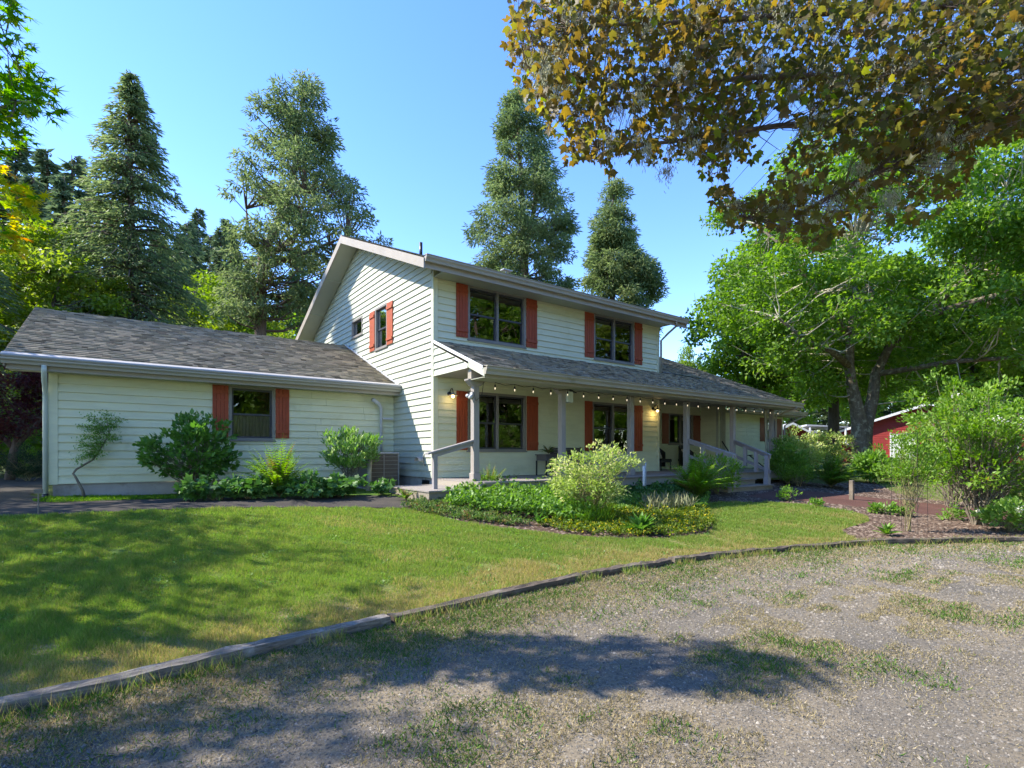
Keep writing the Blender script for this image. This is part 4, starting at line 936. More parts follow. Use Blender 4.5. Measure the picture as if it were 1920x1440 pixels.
st = thing('plant_stand', (3.15, -.42, DZ + ZC), 'dark square metal plant stand against the porch wall', 'plant stand')
mb = HB(); mb.box(2.92, 3.50, -.66, -.20, -.06, -.03); mb.box(2.95, 3.47, -.63, -.23, -.20, -.061); mb.build('planter_box', M['terra'], st)
for x in (2.95, 3.45):
    for y in (-.63, -.23):
        mb = HB(); mb.box(x, x + .03, y, y + .03, DZ, -.2); mb.build('leg', M['black'], st)
fern('potted_fern', 'bushy potted fern sitting on the dark metal plant stand', (3.2, -.43, -.03 + ZC), .32, 26, 61, bright=-.1, width=.06)
bn = thing('porch_bench', (4.2, -.35, DZ + ZC), 'dark slatted bench against the porch wall behind the cream leaved shrub', 'bench')
mb = HB(); mb.box(3.55, 4.75, -.58, -.12, -.20, -.16); mb.build('seat', M['terra'], bn)
for k in range(4):
    mb = HB(); mb.box(3.55, 4.75, -.11, -.085, -.10 + k * .065, -.045 + k * .065); mb.build('back_slat', M['terra'], bn)
for x in (3.58, 4.67):
    for y in (-.56, -.14):
        mb = HB(); mb.box(x, x + .05, y, y + .04, DZ, -.2 if y < -.3 else .17); mb.build('leg', M['terra'], bn)
def chair(x, y, rz, label):
    o = thing('porch_chair', (x, y, DZ + ZC), label, 'chair', 'wicker chairs in the porch recess', 0)
    mb = MB(); n = 14                          # curved wicker shell
    for i in range(n):
        a0, a1 = math.pi * (i / n) * 1.0, math.pi * ((i + 1) / n)
        def sh(a, h): return (x + .36 * math.cos(a), y + .05 + .34 * math.sin(a), DZ + ZC + h)
        h0, h1 = .62 + .28 * math.sin(a0), .62 + .28 * math.sin(a1)
        mb.hexa([sh(a0, .12), sh(a1, .12), (x + .31 * math.cos(a1), y + .05 + .29 * math.sin(a1), DZ + ZC + .12), (x + .31 * math.cos(a0), y + .05 + .29 * math.sin(a0), DZ + ZC + .12), sh(a0, h0), sh(a1, h1), (x + .31 * math.cos(a1), y + .05 + .29 * math.sin(a1), DZ + ZC + h1), (x + .31 * math.cos(a0), y + .05 + .29 * math.sin(a0), DZ + ZC + h0)])
    mb.build('shell', M['black'], o)
    mb = MB(); mb.box(x - .30, x + .30, y - .28, y + .30, DZ + ZC + .28, DZ + ZC + .40); mb.build('seat', M['black'], o, bevel=.03)
    for dx in (-.27, .27):
        for dy in (-.24, .24):
            mb = MB(); mb.tube([(x + dx, y + dy, DZ + ZC), (x + dx * .95, y + dy * .95, DZ + ZC + .3)], .02, 6); mb.build('leg', M['black'], o)
    mb = MB(); mb.hexa([(x - .2, y + .02, DZ + ZC + .41), (x + .2, y + .02, DZ + ZC + .41), (x + .2, y + .14, DZ + ZC + .41), (x - .2, y + .14, DZ + ZC + .41), (x - .19, y + .18, DZ + ZC + .76), (x + .19, y + .18, DZ + ZC + .76), (x + .19, y + .26, DZ + ZC + .74), (x - .19, y + .26, DZ + ZC + .74)]); mb.build('cushion', M['cushion'], o, bevel=.04)
chair(9.15, .55, 0, 'black wicker armchair with pale patterned cushion in the porch recess')
chair(10.9, .60, 0, 'black wicker armchair below the recess window behind the railing')
for i, (x, y, w, lb) in enumerate(((12.45, .2, .30, 'long pale olive curtain gathered beside the porch recess wall'), (12.48, -1.45, .16, 'pale curtain tied against the last porch post'))):
    mb = HB(); n = 36; rows = 8; base = len(mb.v)
    for j in range(rows + 1):
        q = j / rows; zz = 1.80 + (-.52 - 1.80) * q; ww = w * (1 - (.45 * math.sin(q * 3.14) if i else .15 * q)); sh = (.12 * q * q if i else 0)
        for k in range(n + 1): mb.v.append((x + ww * (k / n - .5) + sh, y + .035 * math.sin(k * 1.55 + .5 * q), zz))
    for j in range(rows):
        for k in range(n): a = j * (n + 1) + k; mb.f.append([a, a + 1, a + n + 2, a + n + 1])
    o = mb.build('porch_curtain', M['curtain'], None, True); tag(o, lb, 'curtain', 'curtains at the end of the porch')
# tools leaning on the end wall
for i, (x0, x1, lb) in enumerate(((11.1, 11.75, 'dark thin broom handle leaning near the curtain on the porch'), (12.9, 13.5, 'dark folding chair frame leaning on the end wall of the porch'))):
    mb = HB(); mb.tube([(x0, -.6, .42 - .5 * i), (x1, -.9, DZ + .02)], .022, 6)
    if i: mb.tube([(x0 - .18, -.55, -.10), (x0 + .2, -.6, -.08)], .018, 6)
    tag(mb.build('leaning_pole', M['black'], None, True), lb, 'pole')

ac = thing('air_conditioner', (-.75, 1.6, 0), 'brown louvred outdoor air conditioner in the corner by the gable wall', 'air conditioner')
mb = MB(); mb.box(-1.13, -.36, 1.22, 1.98, .03, .84); mb.build('body', M['ac'], ac, bevel=.02)
mb = MB(); mb.box(-1.16, -.33, 1.19, 2.01, .841, .90); mb.build('top_cap', M['ac2'], ac, bevel=.025)
for k in range(34):
    zz = .07 + k * .0222; mb = MB()
    mb.box(-1.135, -.355, 1.205, 1.221, zz, zz + .010); mb.build('louvre', M['ac'], ac)
for k in range(8):
    zz = .12 + k * .095; mb = MB(); mb.tube([(-1.14, 1.196, zz), (-.35, 1.196, zz)], .004, 4); mb.build('guard_wire', M['ac2'], ac)
for x in (-1.135, -.745, -.36):
    mb = MB(); mb.box(x - .008, x + .008, 1.190, 1.204, .04, .84); mb.build('guard_wire', M['ac2'], ac)
mb = MB(); mb.box(-1.2, -.29, 1.15, 2.05, -.02, .03); mb.build('base_pad', M['concrete'], ac)
vp = thing('vent_pipe', (-.42, 2.20, .9), 'pale vertical conduit pipe with bent open top on the wing wall', 'pipe')
mb = HB(); mb.tube([(-.42, 2.17, -.02), (-.42, 2.17, 1.10), (-.44, 2.16, 1.22), (-.52, 2.13, 1.31), (-.70, 2.05, 1.40)], [.036, .036, .05, .052, .055], 12); mb.build('pipe', M['pipe'], vp, True)
mb = HB(); mb.box(-.38, -.10, 2.15, 2.19, .90, .945); mb.build('bracket', M['pipe'], vp)
hh = thing('hose_hanger', (-.06, .62, -.22 + ZC), 'beige arched metal hose hanger low on the gable wall', 'hose hanger')
mb = HB()
for k in range(10):
    a0, a1 = math.pi * k / 10, math.pi * (k + 1) / 10
    q = lambda a, r_, x: (x, .60 - r_ * math.cos(a), -.20 + r_ * .75 * math.sin(a))
    mb.hexa([q(a0, .13, -.17), q(a1, .13, -.17), q(a1, .13, -.03), q(a0, .13, -.03), q(a0, .145, -.17), q(a1, .145, -.17), q(a1, .145, -.03), q(a0, .145, -.03)])
mb.build('arch', M['ac2'], hh)
mb = HB(); mb.tube([(-.03, .45, -.02), (-.10, .43, -.18), (-.03, .42, -.30)], .012, 6); mb.build('hook', M['ac2'], hh, True)
# electrical bits on the gable foundation
mk = thing('survey_marker', (*G(1208, 925)[:2], -.3), 'white round marker post standing in the flower bed', 'marker post')
g = G(1207, 927); mb = MB(); mb.tube([(g[0], g[1], g[2] - .05), (g[0], g[1], g[2] + .72)], .03, 10); mb.build('post', M['white'], mk, True)
mb = MB(); mb.tube([(g[0] + .10, g[1] + .02, g[2] - .05), (g[0] + .10, g[1] + .02, g[2] + .82)], .014, 8); mb.build('stake', M['pipe'], mk, True)
g = G(1597, 937); mb = MB(); mb.box(g[0] - .05, g[0] + .05, g[1] - .05, g[1] + .05, g[2] - .1, g[2] + .52); wo = mb.build('wood_stake', M['twig'], bevel=.01); tag(wo, 'short weathered wooden stake beside the red path', 'stake')
g = G(72, 968); gs = thing('garden_spigot', (g[0], g[1], g[2]), 'thin metal sprinkler riser standing at the asphalt edge', 'sprinkler')
mb = MB(); mb.tube([(g[0], g[1], g[2]), (g[0], g[1], g[2] + .33)], .008, 6); mb.build('riser', M['ac'], gs); mb = MB(); mb.box(g[0] - .05, g[0] + .05, g[1] - .02, g[1] + .02, g[2] + .33, g[2] + .39); mb.build('head', M['ac'], gs)

# ------------------------------------------------------------------ barns
def barn(name, label, org, rz, w, l, eave, ridge, extras):
    o = thing(name, org, label, 'barn', None, 0); c, s = math.cos(rz), math.sin(rz)
    T = lambda x, y, z: (org[0] + x * c - y * s, org[1] + x * s + y * c, org[2] + z)
    def bx(n, mat, x0, x1, y0, y1, z0, z1, par=o):
        mb = MB(); mb.hexa([T(x0, y0, z0), T(x1, y0, z0), T(x1, y1, z0), T(x0, y1, z0), T(x0, y0, z1), T(x1, y0, z1), T(x1, y1, z1), T(x0, y1, z1)]); return mb.build(n, M[mat], par)
    mb = MB(); mb.prism([(-w / 2, 0), (w / 2, 0), (w / 2, eave), (0, ridge), (-w / 2, eave)], 0, l, lambda u, v, t: T(u, t, v)); wl_ = mb.build('wall', M['red'], o)
    z = 0.0; i = 0
    while z < ridge - .15:                    # lapped boards on the gable end
        hw = w / 2 if z + .2 < eave else w / 2 * (ridge - z - .2) / (ridge - eave)
        if hw > .1: bx('siding_board', 'red', -hw + .02, hw - .02, -.035 - .01 * (i % 2), -.001, z + .01, z + .19, wl_)
        z += .2; i += 1
    for sg in (-1, 1):
        mb = MB(); a = (0, ridge + .10); b = (sg * (w / 2 + .45), eave + .10 - .45 * (ridge - eave) / (w / 2))
        mb.prism([a, b, (b[0], b[1] - .10), (a[0], a[1] - .10)], -.5, l + .5, lambda u, v, t: T(u, t, v)); mb.build('roof', M['barnroof'], o)
        mb = MB(); mb.prism([(a[0], a[1] - .02), (b[0], b[1] - .02), (b[0], b[1] - .22), (a[0], a[1] - .22)], -.54, -.505, lambda u, v, t: T(u, t, v)); mb.build('rake_board', M['white'], o)
        bx('corner_board', 'white', sg * (w / 2) - .09, sg * (w / 2) + .09, -.09, -.05, 0, eave)
    for (n, mat, x0, x1, z0, z1) in extras:
        f = bx(n, mat, x0, x1, -.14, -.05, z0, z1)
        if n == 'window': bx('pane', 'black', x0 + .1, x1 - .1, -.15, -.141, z0 + .1, z1 - .1, f)
        if n == 'door':
            bx('door_trim', 'white', x0 - .12, x0 - .002, -.17, -.051, z0, z1 + .12, f); bx('door_trim', 'white', x1 + .002, x1 + .12, -.17, -.051, z0, z1 + .12, f)
    return o, T
FACE = -math.atan2(FW[0], FW[1])
a = at(1740, 46); barn('red_barn', 'long red barn with white doors and pale roof behind the big tree', (a[0], a[1], 0), FACE - .60, 15.0, 14, 2.6, 5.2,
    [('window', 'white', -5.4, -4.2, 1.0, 2.2), ('door', 'white', -2.6, -.9, 0, 2.6), ('door', 'white', 1.4, 3.6, 0, 2.6), ('window', 'white', 4.6, 5.8, 1.0, 2.2)])
a = at(1484, 48); o, T = barn('red_shed', 'small red shed with pale overhanging roof and side lean-to', (a[0], a[1], 0), FACE - .30, 3.4, 6, 2.6, 3.6, [('window', 'white', -1.1, .6, .9, 2.1)])
mb = MB(); mb.prism([(1.7, 0), (4.6, 0), (4.6, 1.6), (1.7, 2.9)], .6, 5, lambda u, v, t: T(u, t, v)); mb.build('lean_to', M['red'], o)
mb = MB(); mb.prism([(1.6, 3.0), (4.95, 1.56), (4.95, 1.46), (1.6, 2.88)], .2, 5.3, lambda u, v, t: T(u, t, v)); mb.build('lean_to_roof', M['barnroof'], o)
mb = MB(); mb.prism([(1.5, 3.55), (4.9, 3.30), (4.9, 3.22), (1.5, 3.40)], 1.2, 6.5, lambda u, v, t: T(u, t, v)); mb.build('canopy_roof', M['barnroof'], o)
mb = MB(); mb.box(0, .01, 0, .01, 0, .01)
for q in (1.8, 4.7):
    mb = MB(); mb.tube([T(q, 1.3, 0), T(q, 1.3, 3.3)], .08, 6); mb.build('canopy_post', M['white'], o)

# ------------------------------------------------------------------ conifers behind the house
def cone(p=.85): return lambda t: (1 - t) ** p + .02
def put_conifer(label, px, depth, top, R, seed, group='tall conifers behind the house', **kw):
    a = at(px, depth); H = up(top, depth)
    ms = conifer_meshes('conifer', H, R, seed, **kw)
    return plant('conifer_tree', label, 'conifer', ms, (a[0], a[1], 0), group=group), ms
tA, mA = put_conifer('tall symmetrical conical cedar rising behind the low wing roof', 246, 28, 140, 6.0, 201, prof=cone(.80), nb=400, per=160, droop=.34, t0=.08, spray=(.28, .068))
def cedar(label, px, depth, rows, seed, n, stems, per=140, spray=(.24, .062), size=(.38, .8), lo=.25, trunk_r=.34):
    """rows: (photo row, left, right) outline of the crown at this distance; clumps of drooping sprays fill that volume"""
    r = np.random.default_rng(seed); k = depth / FPX; base = at(px, depth); mb = MB()
    ys = np.array([q[0] for q in rows]); xl = np.array([q[1] for q in rows]); xr = np.array([q[2] for q in rows])
    def pos(dx, dd, py): v = RT * dx + FW * dd; return np.array([v[0], v[1], ZC + (HY - py) * k])
    axes = []
    for st in stems:
        pts = [pos((x - px) * k, dd, y) for x, y, dd in st]; m_ = len(pts); rr = trunk_r * (1 if st is stems[0] else .55)
        mb.tube(pts, [max(.03, rr * (1 - .9 * i / (m_ - 1))) for i in range(m_)], 8)
        for p_, q_ in zip(pts[:-1], pts[1:]):
            for f in np.linspace(0, 1, 6): axes.append(p_ * (1 - f) + q_ * f)
    axes = np.array(axes); P = []; D = []; S = []; ymax = ys[-1]; w = np.interp(np.linspace(ys[0], ymax, 200), ys, xr - xl); cdf = np.cumsum(w); cdf /= cdf[-1]
    for i in range(n):
        py = np.interp(r.random(), cdf, np.linspace(ys[0], ymax, 200)); a0, a1 = np.interp(py, ys, xl), np.interp(py, ys, xr); hw = (a1 - a0) / 2 * k
        az = r.uniform(0, 6.283); f = (lo + (1 - lo) * r.random() ** .5); sz = min(r.uniform(*size), hw * .75 + .12)
        rad = max(0.0, hw - sz * .55) * f; c = pos(((a0 + a1) / 2 - px) * k + rad * math.cos(az), rad * math.sin(az), py)
        if noise2(c[0] * 1.1, c[2] * 1.1 + c[1], 2.2, seed) < -.22: continue
        dist = np.linalg.norm(axes - c, axis=1) + np.maximum(0, axes[:, 2] - c[2] + .3) * 1.5; e = axes[np.argmin(dist)]
        mid = (e + c) / 2 + np.array([0, 0, -.10 * np.linalg.norm(c - e)]); mb.tube([e, mid, c], [.05, .035, .015], 4, cap=False)
        m_ = int(per * (sz / .6) ** 1.5); o = ball(m_, r) * np.array([sz, sz, sz * .62]); out = (c - e); out[2] *= .3; out = out / (np.linalg.norm(out) + 1e-6)
        P.append(c + o); d = o / sz * .7 + out * .35 + r.normal(size=(m_, 3)) * .45; d[:, 2] -= .45; D.append(d)
        S.append(np.clip(.15 + .45 * r.random() + .4 * r.random(m_), 0, 1))
    P = np.concatenate(P); D = np.concatenate(D); S = np.concatenate(S); m_ = len(P)
    cm = leaf_mesh('cedar_crown', T_LANCE, P, D, spray[0] * r.uniform(.6, 1.4, m_), spray[1] * r.uniform(.7, 1.3, m_), M['f_cedar'], S, seed)
    return plant('conifer_tree', label, 'conifer', (mb.mesh('cedar_trunk', M['bark'], True), cm), (base[0], base[1], 0), group='tall conifers behind the house')
tB = cedar('ragged old cedar with bare crooked limbs beside the gable peak', 487, 25, [(160, 545, 600), (195, 480, 622), (240, 468, 628), (300, 462, 648), (350, 445, 690), (400, 432, 712), (450, 430, 732), (490, 426, 700), (540, 420, 640), (600, 410, 600)], 202, 360,
    [[(487, 880, 0), (487, 700, 0), (489, 600, 0), (492, 480, 0), (515, 420, .2), (545, 330, .3), (556, 230, .2), (572, 165, 0)], [(492, 480, 0), (540, 478, -.8), (575, 450, -1.0), (590, 380, -1.0)], [(495, 500, 0), (560, 468, .5), (640, 430, .8)], [(490, 470, 0), (455, 430, .5), (450, 380, .6)]], size=(.32, .72), lo=.12)
tC = cedar('big twin topped cedar rising above the middle of the roof', 985, 33, [(168, 958, 985), (200, 942, 1010), (250, 930, 1035), (320, 918, 1050), (400, 890, 1076), (450, 872, 1080), (520, 880, 1078), (640, 880, 1075)], 203, 330,
    [[(985, 880, 0), (988, 600, 0), (980, 400, 0), (968, 170, 0)], [(985, 480, 0), (1003, 380, .3), (1002, 195, .4)]], per=150, spray=(.28, .070), size=(.45, .95), trunk_r=.42)
tD = cedar('shorter uneven cedar above the right end of the upper roof', 1150, 38, [(348, 1135, 1172), (375, 1118, 1190), (425, 1108, 1196), (465, 1102, 1190), (500, 1096, 1232), (545, 1090, 1240), (600, 1090, 1238), (680, 1090, 1238)], 204, 240,
    [[(1150, 880, 0), (1148, 600, 0), (1150, 350, 0)]], per=150, spray=(.32, .080), size=(.5, 1.0), trunk_r=.4)
# firs and broadleaf trees of the wooded slope, each a copy of one of a few grown trees
mF = [conifer_meshes('fir', 20, 3.6, 210 + k, cone(.9 + .1 * k), nb=130, per=80, droop=.18, t0=.06, mat='f_fir', spray=(.62, .17)) for k in range(2)]
hill = bpy.data.meshes.new('hill'); bm = bmesh.new(); nx, ny_ = 40, 14; gv = []
for j in range(ny_):
    for i in range(nx):
        q = i / (nx - 1); dpt = 44 + j * 14; px = -900 + q * 4200; p = at(px, dpt)
        rise = (j / (ny_ - 1)) ** 1.2 * (34 * max(0, 1 - max(0, px + 100) / 900) + 7) + (.0 if j else -.3)
        gv.append(bm.verts.new((p[0], p[1], rise - .02)))
for j in range(ny_ - 1):
    for i in range(nx - 1): bm.faces.new([gv[j * nx + i], gv[j * nx + i + 1], gv[(j + 1) * nx + i + 1], gv[(j + 1) * nx + i]])
bm.to_mesh(hill); bm.free(); hill.materials.append(M['field']); o = obj('hill', hill); o['kind'] = 'structure'
hr = np.random.default_rng(77)
def slope_z(px, dpt):
    j = max(0, (dpt - 44) / 14) / (ny_ - 1); return max(0.0, j) ** 1.2 * (34 * max(0, 1 - max(0, px + 100) / 900) + 7) if dpt > 44 else 0.0
far = [(338, 62, 452), (415, 66, 428), (352, 74, 415), (300, 58, 440), (430, 84, 412), (455, 60, 505), (-160, 58, 200), (-60, 62, 230), (30, 54, 265), (88, 66, 285), (140, 50, 292), (200, 70, 380), (300, 62, 430), (372, 88, 392), (395, 76, 440), (440, 96, 450), (330, 54, 470), (560, 80, 470), (640, 90, 520), (60, 46, 330), (-120, 46, 250), (250, 48, 430), (118, 42, 330), (470, 66, 480), (700, 100, 560),
       (1390, 92, 640), (1450, 84, 600), (1520, 96, 560), (1600, 80, 540), (1680, 92, 500), (1760, 78, 520), (1840, 88, 470), (1930, 80, 440), (2010, 86, 450), (1560, 72, 620), (1720, 70, 600), (1880, 70, 560), (1480, 74, 655), (1640, 74, 640), (1800, 72, 610), (1960, 68, 560)]
for k, (px, dpt, top) in enumerate(far):
    p = at(px, dpt); z0 = slope_z(px, dpt); H = up(top, dpt) - z0
    if H < 4: continue
    s = H / 20; sw = s * hr.uniform(.85, 1.25)
    plant('fir_tree', 'dark pointed fir on the wooded slope behind the low wing' if px < 800 else 'dark fir in the wood behind the red barns', 'fir', mF[k % 2], (p[0], p[1], z0), rz=hr.uniform(0, 6), sc=(sw, sw, s), group='firs on the left slope' if px < 800 else 'firs behind the barns')

# ------------------------------------------------------------------ broadleaf trees
r5 = np.random.default_rng(5)
oak_o = at(1620, 24); S_ = 24 / FPX
def cam_off(dpx, dpy, dd=0):                  # offset from the oak's base given in photo pixels sideways and upwards at its distance
    v = RT * (dpx * S_) + FW * dd; return np.array([v[0], v[1], ZC + (HY - dpy) * S_])
def limb(pts, r0, r1):
    n = len(pts); return [(*cam_off(*p), r0 + (r1 - r0) * i / (n - 1)) for i, p in enumerate(pts)]
forks = [limb([(-2, 905, 0), (-5, 870, 0), (-7, 830, 0), (-9, 795, 0), (-16, 765, -.1), (-27, 730, -.2), (-38, 690, -.4), (-42, 640, -.6), (-30, 560, -.5), (-10, 470, .4)], .48, .07),
         limb([(0, 850, 0), (3, 800, 0), (22, 745, .2), (30, 700, .3), (48, 650, 0), (90, 600, -.8), (140, 540, -1.4), (170, 480, -1.6)], .34, .06), limb([(-38, 690, -.4), (-90, 668, -1.2), (-150, 655, -1.8), (-205, 620, -2.2)], .17, .05),
         limb([(48, 650, 0), (60, 590, 1.0), (60, 500, 2.0), (40, 400, 2.2)], .22, .06), limb([(90, 600, -.8), (190, 575, -2.2), (290, 560, -3.2), (380, 520, -3.5)], .17, .05), limb([(-42, 640, -.6), (-110, 560, -1), (-170, 480, -1.0), (-215, 430, -.6)], .16, .05),
         limb([(30, 700, .3), (110, 690, -1.8), (210, 690, -3.0), (310, 660, -3.6)], .14, .04)]
cs = []; 
while len(cs) < 380:
    dx, py, dd = r5.uniform(-290, 460), r5.uniform(240, 770), r5.uniform(-5.0, 5.5)
    e = ((dx - 80) / 375) ** 2 + ((py - 500) / 275) ** 2 + (dd / 6.0) ** 2
    if e > 1 or e < .22: continue
    if dx < -150 and py > 735: continue
    if abs(dx) < 45 and py > 640: continue
    if noise2(dx / 60, py / 60, 2.6, 9) < -.30: continue
    cs.append(cam_off(dx, py, dd))
mO = crown_tree('oak', 6, forks, (np.array(cs), r5.uniform(.65, 1.25, len(cs))), (.20, .13), 'f_oak', per=260, twig_r=.017, pale='twig_pale', flat=.62)
oak = plant('maple_tree', 'large old broadleaf tree with lichen covered forked trunk beside the house end', 'tree', mO, (oak_o[0], oak_o[1], 0), parts=('trunk', 'crown', 'twigs'))
# a second crown of the same kind fills the gap behind, others stand left of the drive and throw the shade
generic_forks = [[(0, 0, 0, .34), (.05, .05, 2.2, .27), (0, .1, 4.0, .22)], [(0, .1, 4.0, .2), (1.2, .5, 6.0, .13), (2.0, .8, 8.2, .05)], [(0, .1, 4.0, .2), (-1.3, .2, 6.2, .13), (-2.2, -.3, 8.6, .05)], [(0, .1, 4, .2), (.1, -1.1, 6.4, .12), (.4, -2.0, 9.0, .04)], [(0, .1, 4, .2), (-.2, 1.2, 6.6, .12), (0, 2.0, 9.5, .04)]]
mS = crown_tree('alder', 8, generic_forks, clumps_in(np.random.default_rng(3), 120, (0, 0, 7.6), (3.7, 3.7, 4.0), .25, size=(.6, 1.05)), (.22, .14), 'f_alder', per=190, twig_r=.02, bark='bark')
mS2 = crown_tree('maple2', 9, generic_forks, clumps_in(np.random.default_rng(4), 130, (0, 0, 7.4), (3.8, 3.8, 4.2), .25, size=(.6, 1.1)), (.24, .16), 'f_oak', per=190, twig_r=.02, bark='bark')
mS3 = crown_tree('ash', 19, generic_forks, clumps_in(np.random.default_rng(24), 95, (0, 0, 7.4), (3.8, 3.8, 4.2), .2, size=(.55, 1.0)), (.20, .13), 'f_alder', per=95, twig_r=.02, bark='bark')
def put_tree(ms, label, px, depth, sc, rz, group=None, z=0, xy=None, name='broadleaf_tree'):
    a = at(px, depth) if xy is None else xy
    return plant(name, label, 'tree', ms, (a[0], a[1], z), rz, sc, group, ('trunk', 'crown', 'twigs'))
put_tree(mS, 'sunlit yellow green tree with thin dark stems left of the conical cedar', 62, 25, 1.02, .4)
put_tree(mS, 'yellow green tree behind the conical cedar low branches', 205, 38, 1.05, 1.4)
put_tree(mS, 'pale green tree low behind the conical cedar right side', 318, 42, 1.1, 4.4)
put_tree(mS2, 'green tree low between the two cedars behind the wing ridge', 372, 50, 1.35, 3.4)
put_tree(mS2, 'green tree low behind the ragged cedar trunk', 455, 48, 1.2, .4)
put_tree(mS2, 'green tree behind the red maple and the asphalt', 120, 34, 1.05, 2.4)
for px_, d_, s_, lb_ in ((132, 37, .74, 'grey green cedar standing close left of the conical cedar'), (52, 44, .86, 'grey green cedar at the wood edge above the red maple'), (-40, 40, .9, 'grey green cedar at the outer edge of the wood'), (345, 56, .78, 'small grey green cedar between the two tall cedars'), (398, 70, .95, 'distant pale cedar between the two tall cedars')):
    a_ = at(px_, d_); plant('conifer_tree', lb_, 'conifer', mA, (a_[0], a_[1], slope_z(px_, d_)), d_, s_, 'tall conifers behind the house')
put_tree(mS, 'pale green tree between the conical cedar and the ragged cedar', 405, 36, 1.12, 2.2)
put_tree(mS2, 'green tree standing behind the ragged cedar', 585, 44, 1.15, 3.0)
put_tree(mS, 'yellow green tree at the far edge of the yard behind the dark red maple', -30, 30, 1.1, 5.2)
put_tree(mS2, 'rounded green tree close behind the right end of the porch roof', 1430, 36, 1.28, .7)
put_tree(mS2, 'dense green tree behind the lichen covered trunk', 1560, 33, 1.20, 4.1)
put_tree(mS2, 'dense green tree overhanging the red barn doors', 1830, 33, 1.35, 2.6)
put_tree(mS2, 'green tree at the edge of the yard beyond the tall light shrub', 2010, 27, 1.25, 1.9)
put_tree(mS2, 'deep green tree far behind the small red shed', 1490, 62, 1.3, .2); put_tree(mS2, 'deep green tree far behind the forked trunk', 1625, 64, 1.4, 1.2); put_tree(mS2, 'deep green tree far behind the barn roof', 1740, 66, 1.5, 2.2)
put_tree(mS, 'thin pale tree far behind the right hand roof', 1292, 62, (.75, .75, 1.16), 1.0)
mR = crown_tree('redmaple', 12, [[(0, 0, 0, .14), (.1, .1, 1.0, .11), (.3, 0, 2.0, .06)], [(.1, .1, 1.0, .08), (-.6, .3, 1.9, .05), (-1.2, .2, 2.7, .02)], [(.1, .1, 1.0, .08), (.8, -.3, 2.0, .05), (1.5, -.2, 2.9, .02)]], clumps_in(np.random.default_rng(14), 46, (0, 0, 2.6), (1.9, 1.9, 1.3), .3, size=(.35, .6)), (.13, .10), 'f_red', per=170, twig_r=.012, bark='bark', tpl=T_JMAPLE)
put_tree(mR, 'dark red leaved japanese maple beyond the wing end', 18, 17, 1.02, 0, name='red_maple_tree')

# shade trees on the left, outside the picture
for i, (x, y, s, m_) in enumerate(((-12.2, -2.2, .72, mS3), (-13.2, 3.4, .84, mS3), (-14.2, 8.2, .80, mS3), (-14.2, -5.5, .8, mS3), (-18.5, 18.5, (1.15, 1.15, 1.95), mS3))):
    plant('shade_tree', ['tall leafy tree at the drive edge left of the lawn', 'small leafy tree beside the asphalt left of the lawn', 'small leafy tree beyond the wing end of the asphalt', 'leafy tree at the left end of the driveway timbers', 'very tall leafy tree far behind the asphalt'][i], 'tree', m_, (x, y, float(ground_z(y))), i * 1.3, s, 'shade trees left of the house', ('trunk', 'crown', 'twigs'))
plant('conifer_tree', 'tall conical cedar at the wood edge beyond the wing end', 'conifer', mA, (-14.5, 18.5, 0), 1.0, 1.12, 'tall conifers behind the house')
# garden trees across the drive that the windows mirror
for i, (x, y, s, m_) in enumerate(((2.5, -22, 1.1, mS2), (9.5, -24, 1.3, mS), (17, -21, 1.2, mS2), (-5, -25, 1.3, mS2), (24, -26, 1.5, mS2), (13.5, -31, 1.6, mS2), (31, -20, 1.4, mS))):
    plant('garden_tree', 'leafy tree on the far side of the gravel drive', 'tree', m_, (x, y, -.52), i * .9, s, 'trees across the drive', ('trunk', 'crown', 'twigs'))

for i, (x, y, s) in enumerate(((-8, -27, 1.0), (-2, -26, 1.1), (3, -26, .9), (8, -27, 1.2), (13, -26, 1.0), (19, -25, 1.2), (25, -24, 1.1), (31, -24, 1.3), (37, -21, 1.2), (42, -17, 1.3), (6, -33, 1.5), (16, -33, 1.6), (28, -31, 1.6))):
    if i == 0: bush = shrub('hedge_bush', 'leafy bush in the hedge across the drive', 'shrub', (x, y, -.52), 4.2, 3.2, 2.0, 7000, (.24, .15), 'f_oak', T_LANCE, 601, 8, 'hedge bushes across the drive', open_=.3, clump=120, stem_r=.02)
    else:
        o = bush.copy(); COL.objects.link(o); o.location = (x, y, -.52); o.rotation_euler = (0, 0, i * 1.1); o.scale = (s * 1.35, s * 1.35, s * 1.6)
        for c in bush.children: q = c.copy(); COL.objects.link(q); q.parent = o
# ------------------------------------------------------------------ the bronze maple whose boughs hang over the drive
mt_d = 6.6; tr = at(2420, mt_d); root = thing('bronze_maple_tree', (tr[0], tr[1], float(ground_z(tr[1]))), 'bronze leaved maple with lichen hung boughs reaching over the drive', 'tree')
r6 = np.random.default_rng(66)
trunk = MB(); trunk.tube([(tr[0], tr[1], -.6), (tr[0] + .05, tr[1], 1.2), tuple(p3(2400, 420, mt_d)), tuple(p3(2380, 120, mt_d)), tuple(p3(2350, -250, mt_d))], [.30, .25, .22, .18, .12], 10); trunk.build('trunk', M['bark_lichen'], root, True)
BO = [[(2380, 150, 6.6), (2100, 120, 6.4), (1880, 118, 6.0), (1640, 138, 5.7), (1420, 150, 5.5), (1210, 155, 5.2), (1020, 128, 5.0)],
      [(2400, 300, 6.6), (2100, 190, 6.3), (1900, 185, 6.0), (1680, 225, 5.8), (1450, 235, 5.4), (1260, 262, 5.1), (1120, 285, 4.9)],
      [(2400, 330, 6.6), (2080, 215, 6.2), (1820, 250, 5.9), (1640, 320, 5.6), (1500, 395, 5.5), (1400, 410, 5.4)],
      [(2380, 60, 6.6), (1980, 0, 6.2), (1600, 20, 5.6), (1300, 40, 5.3), (1080, 60, 5.1)]]
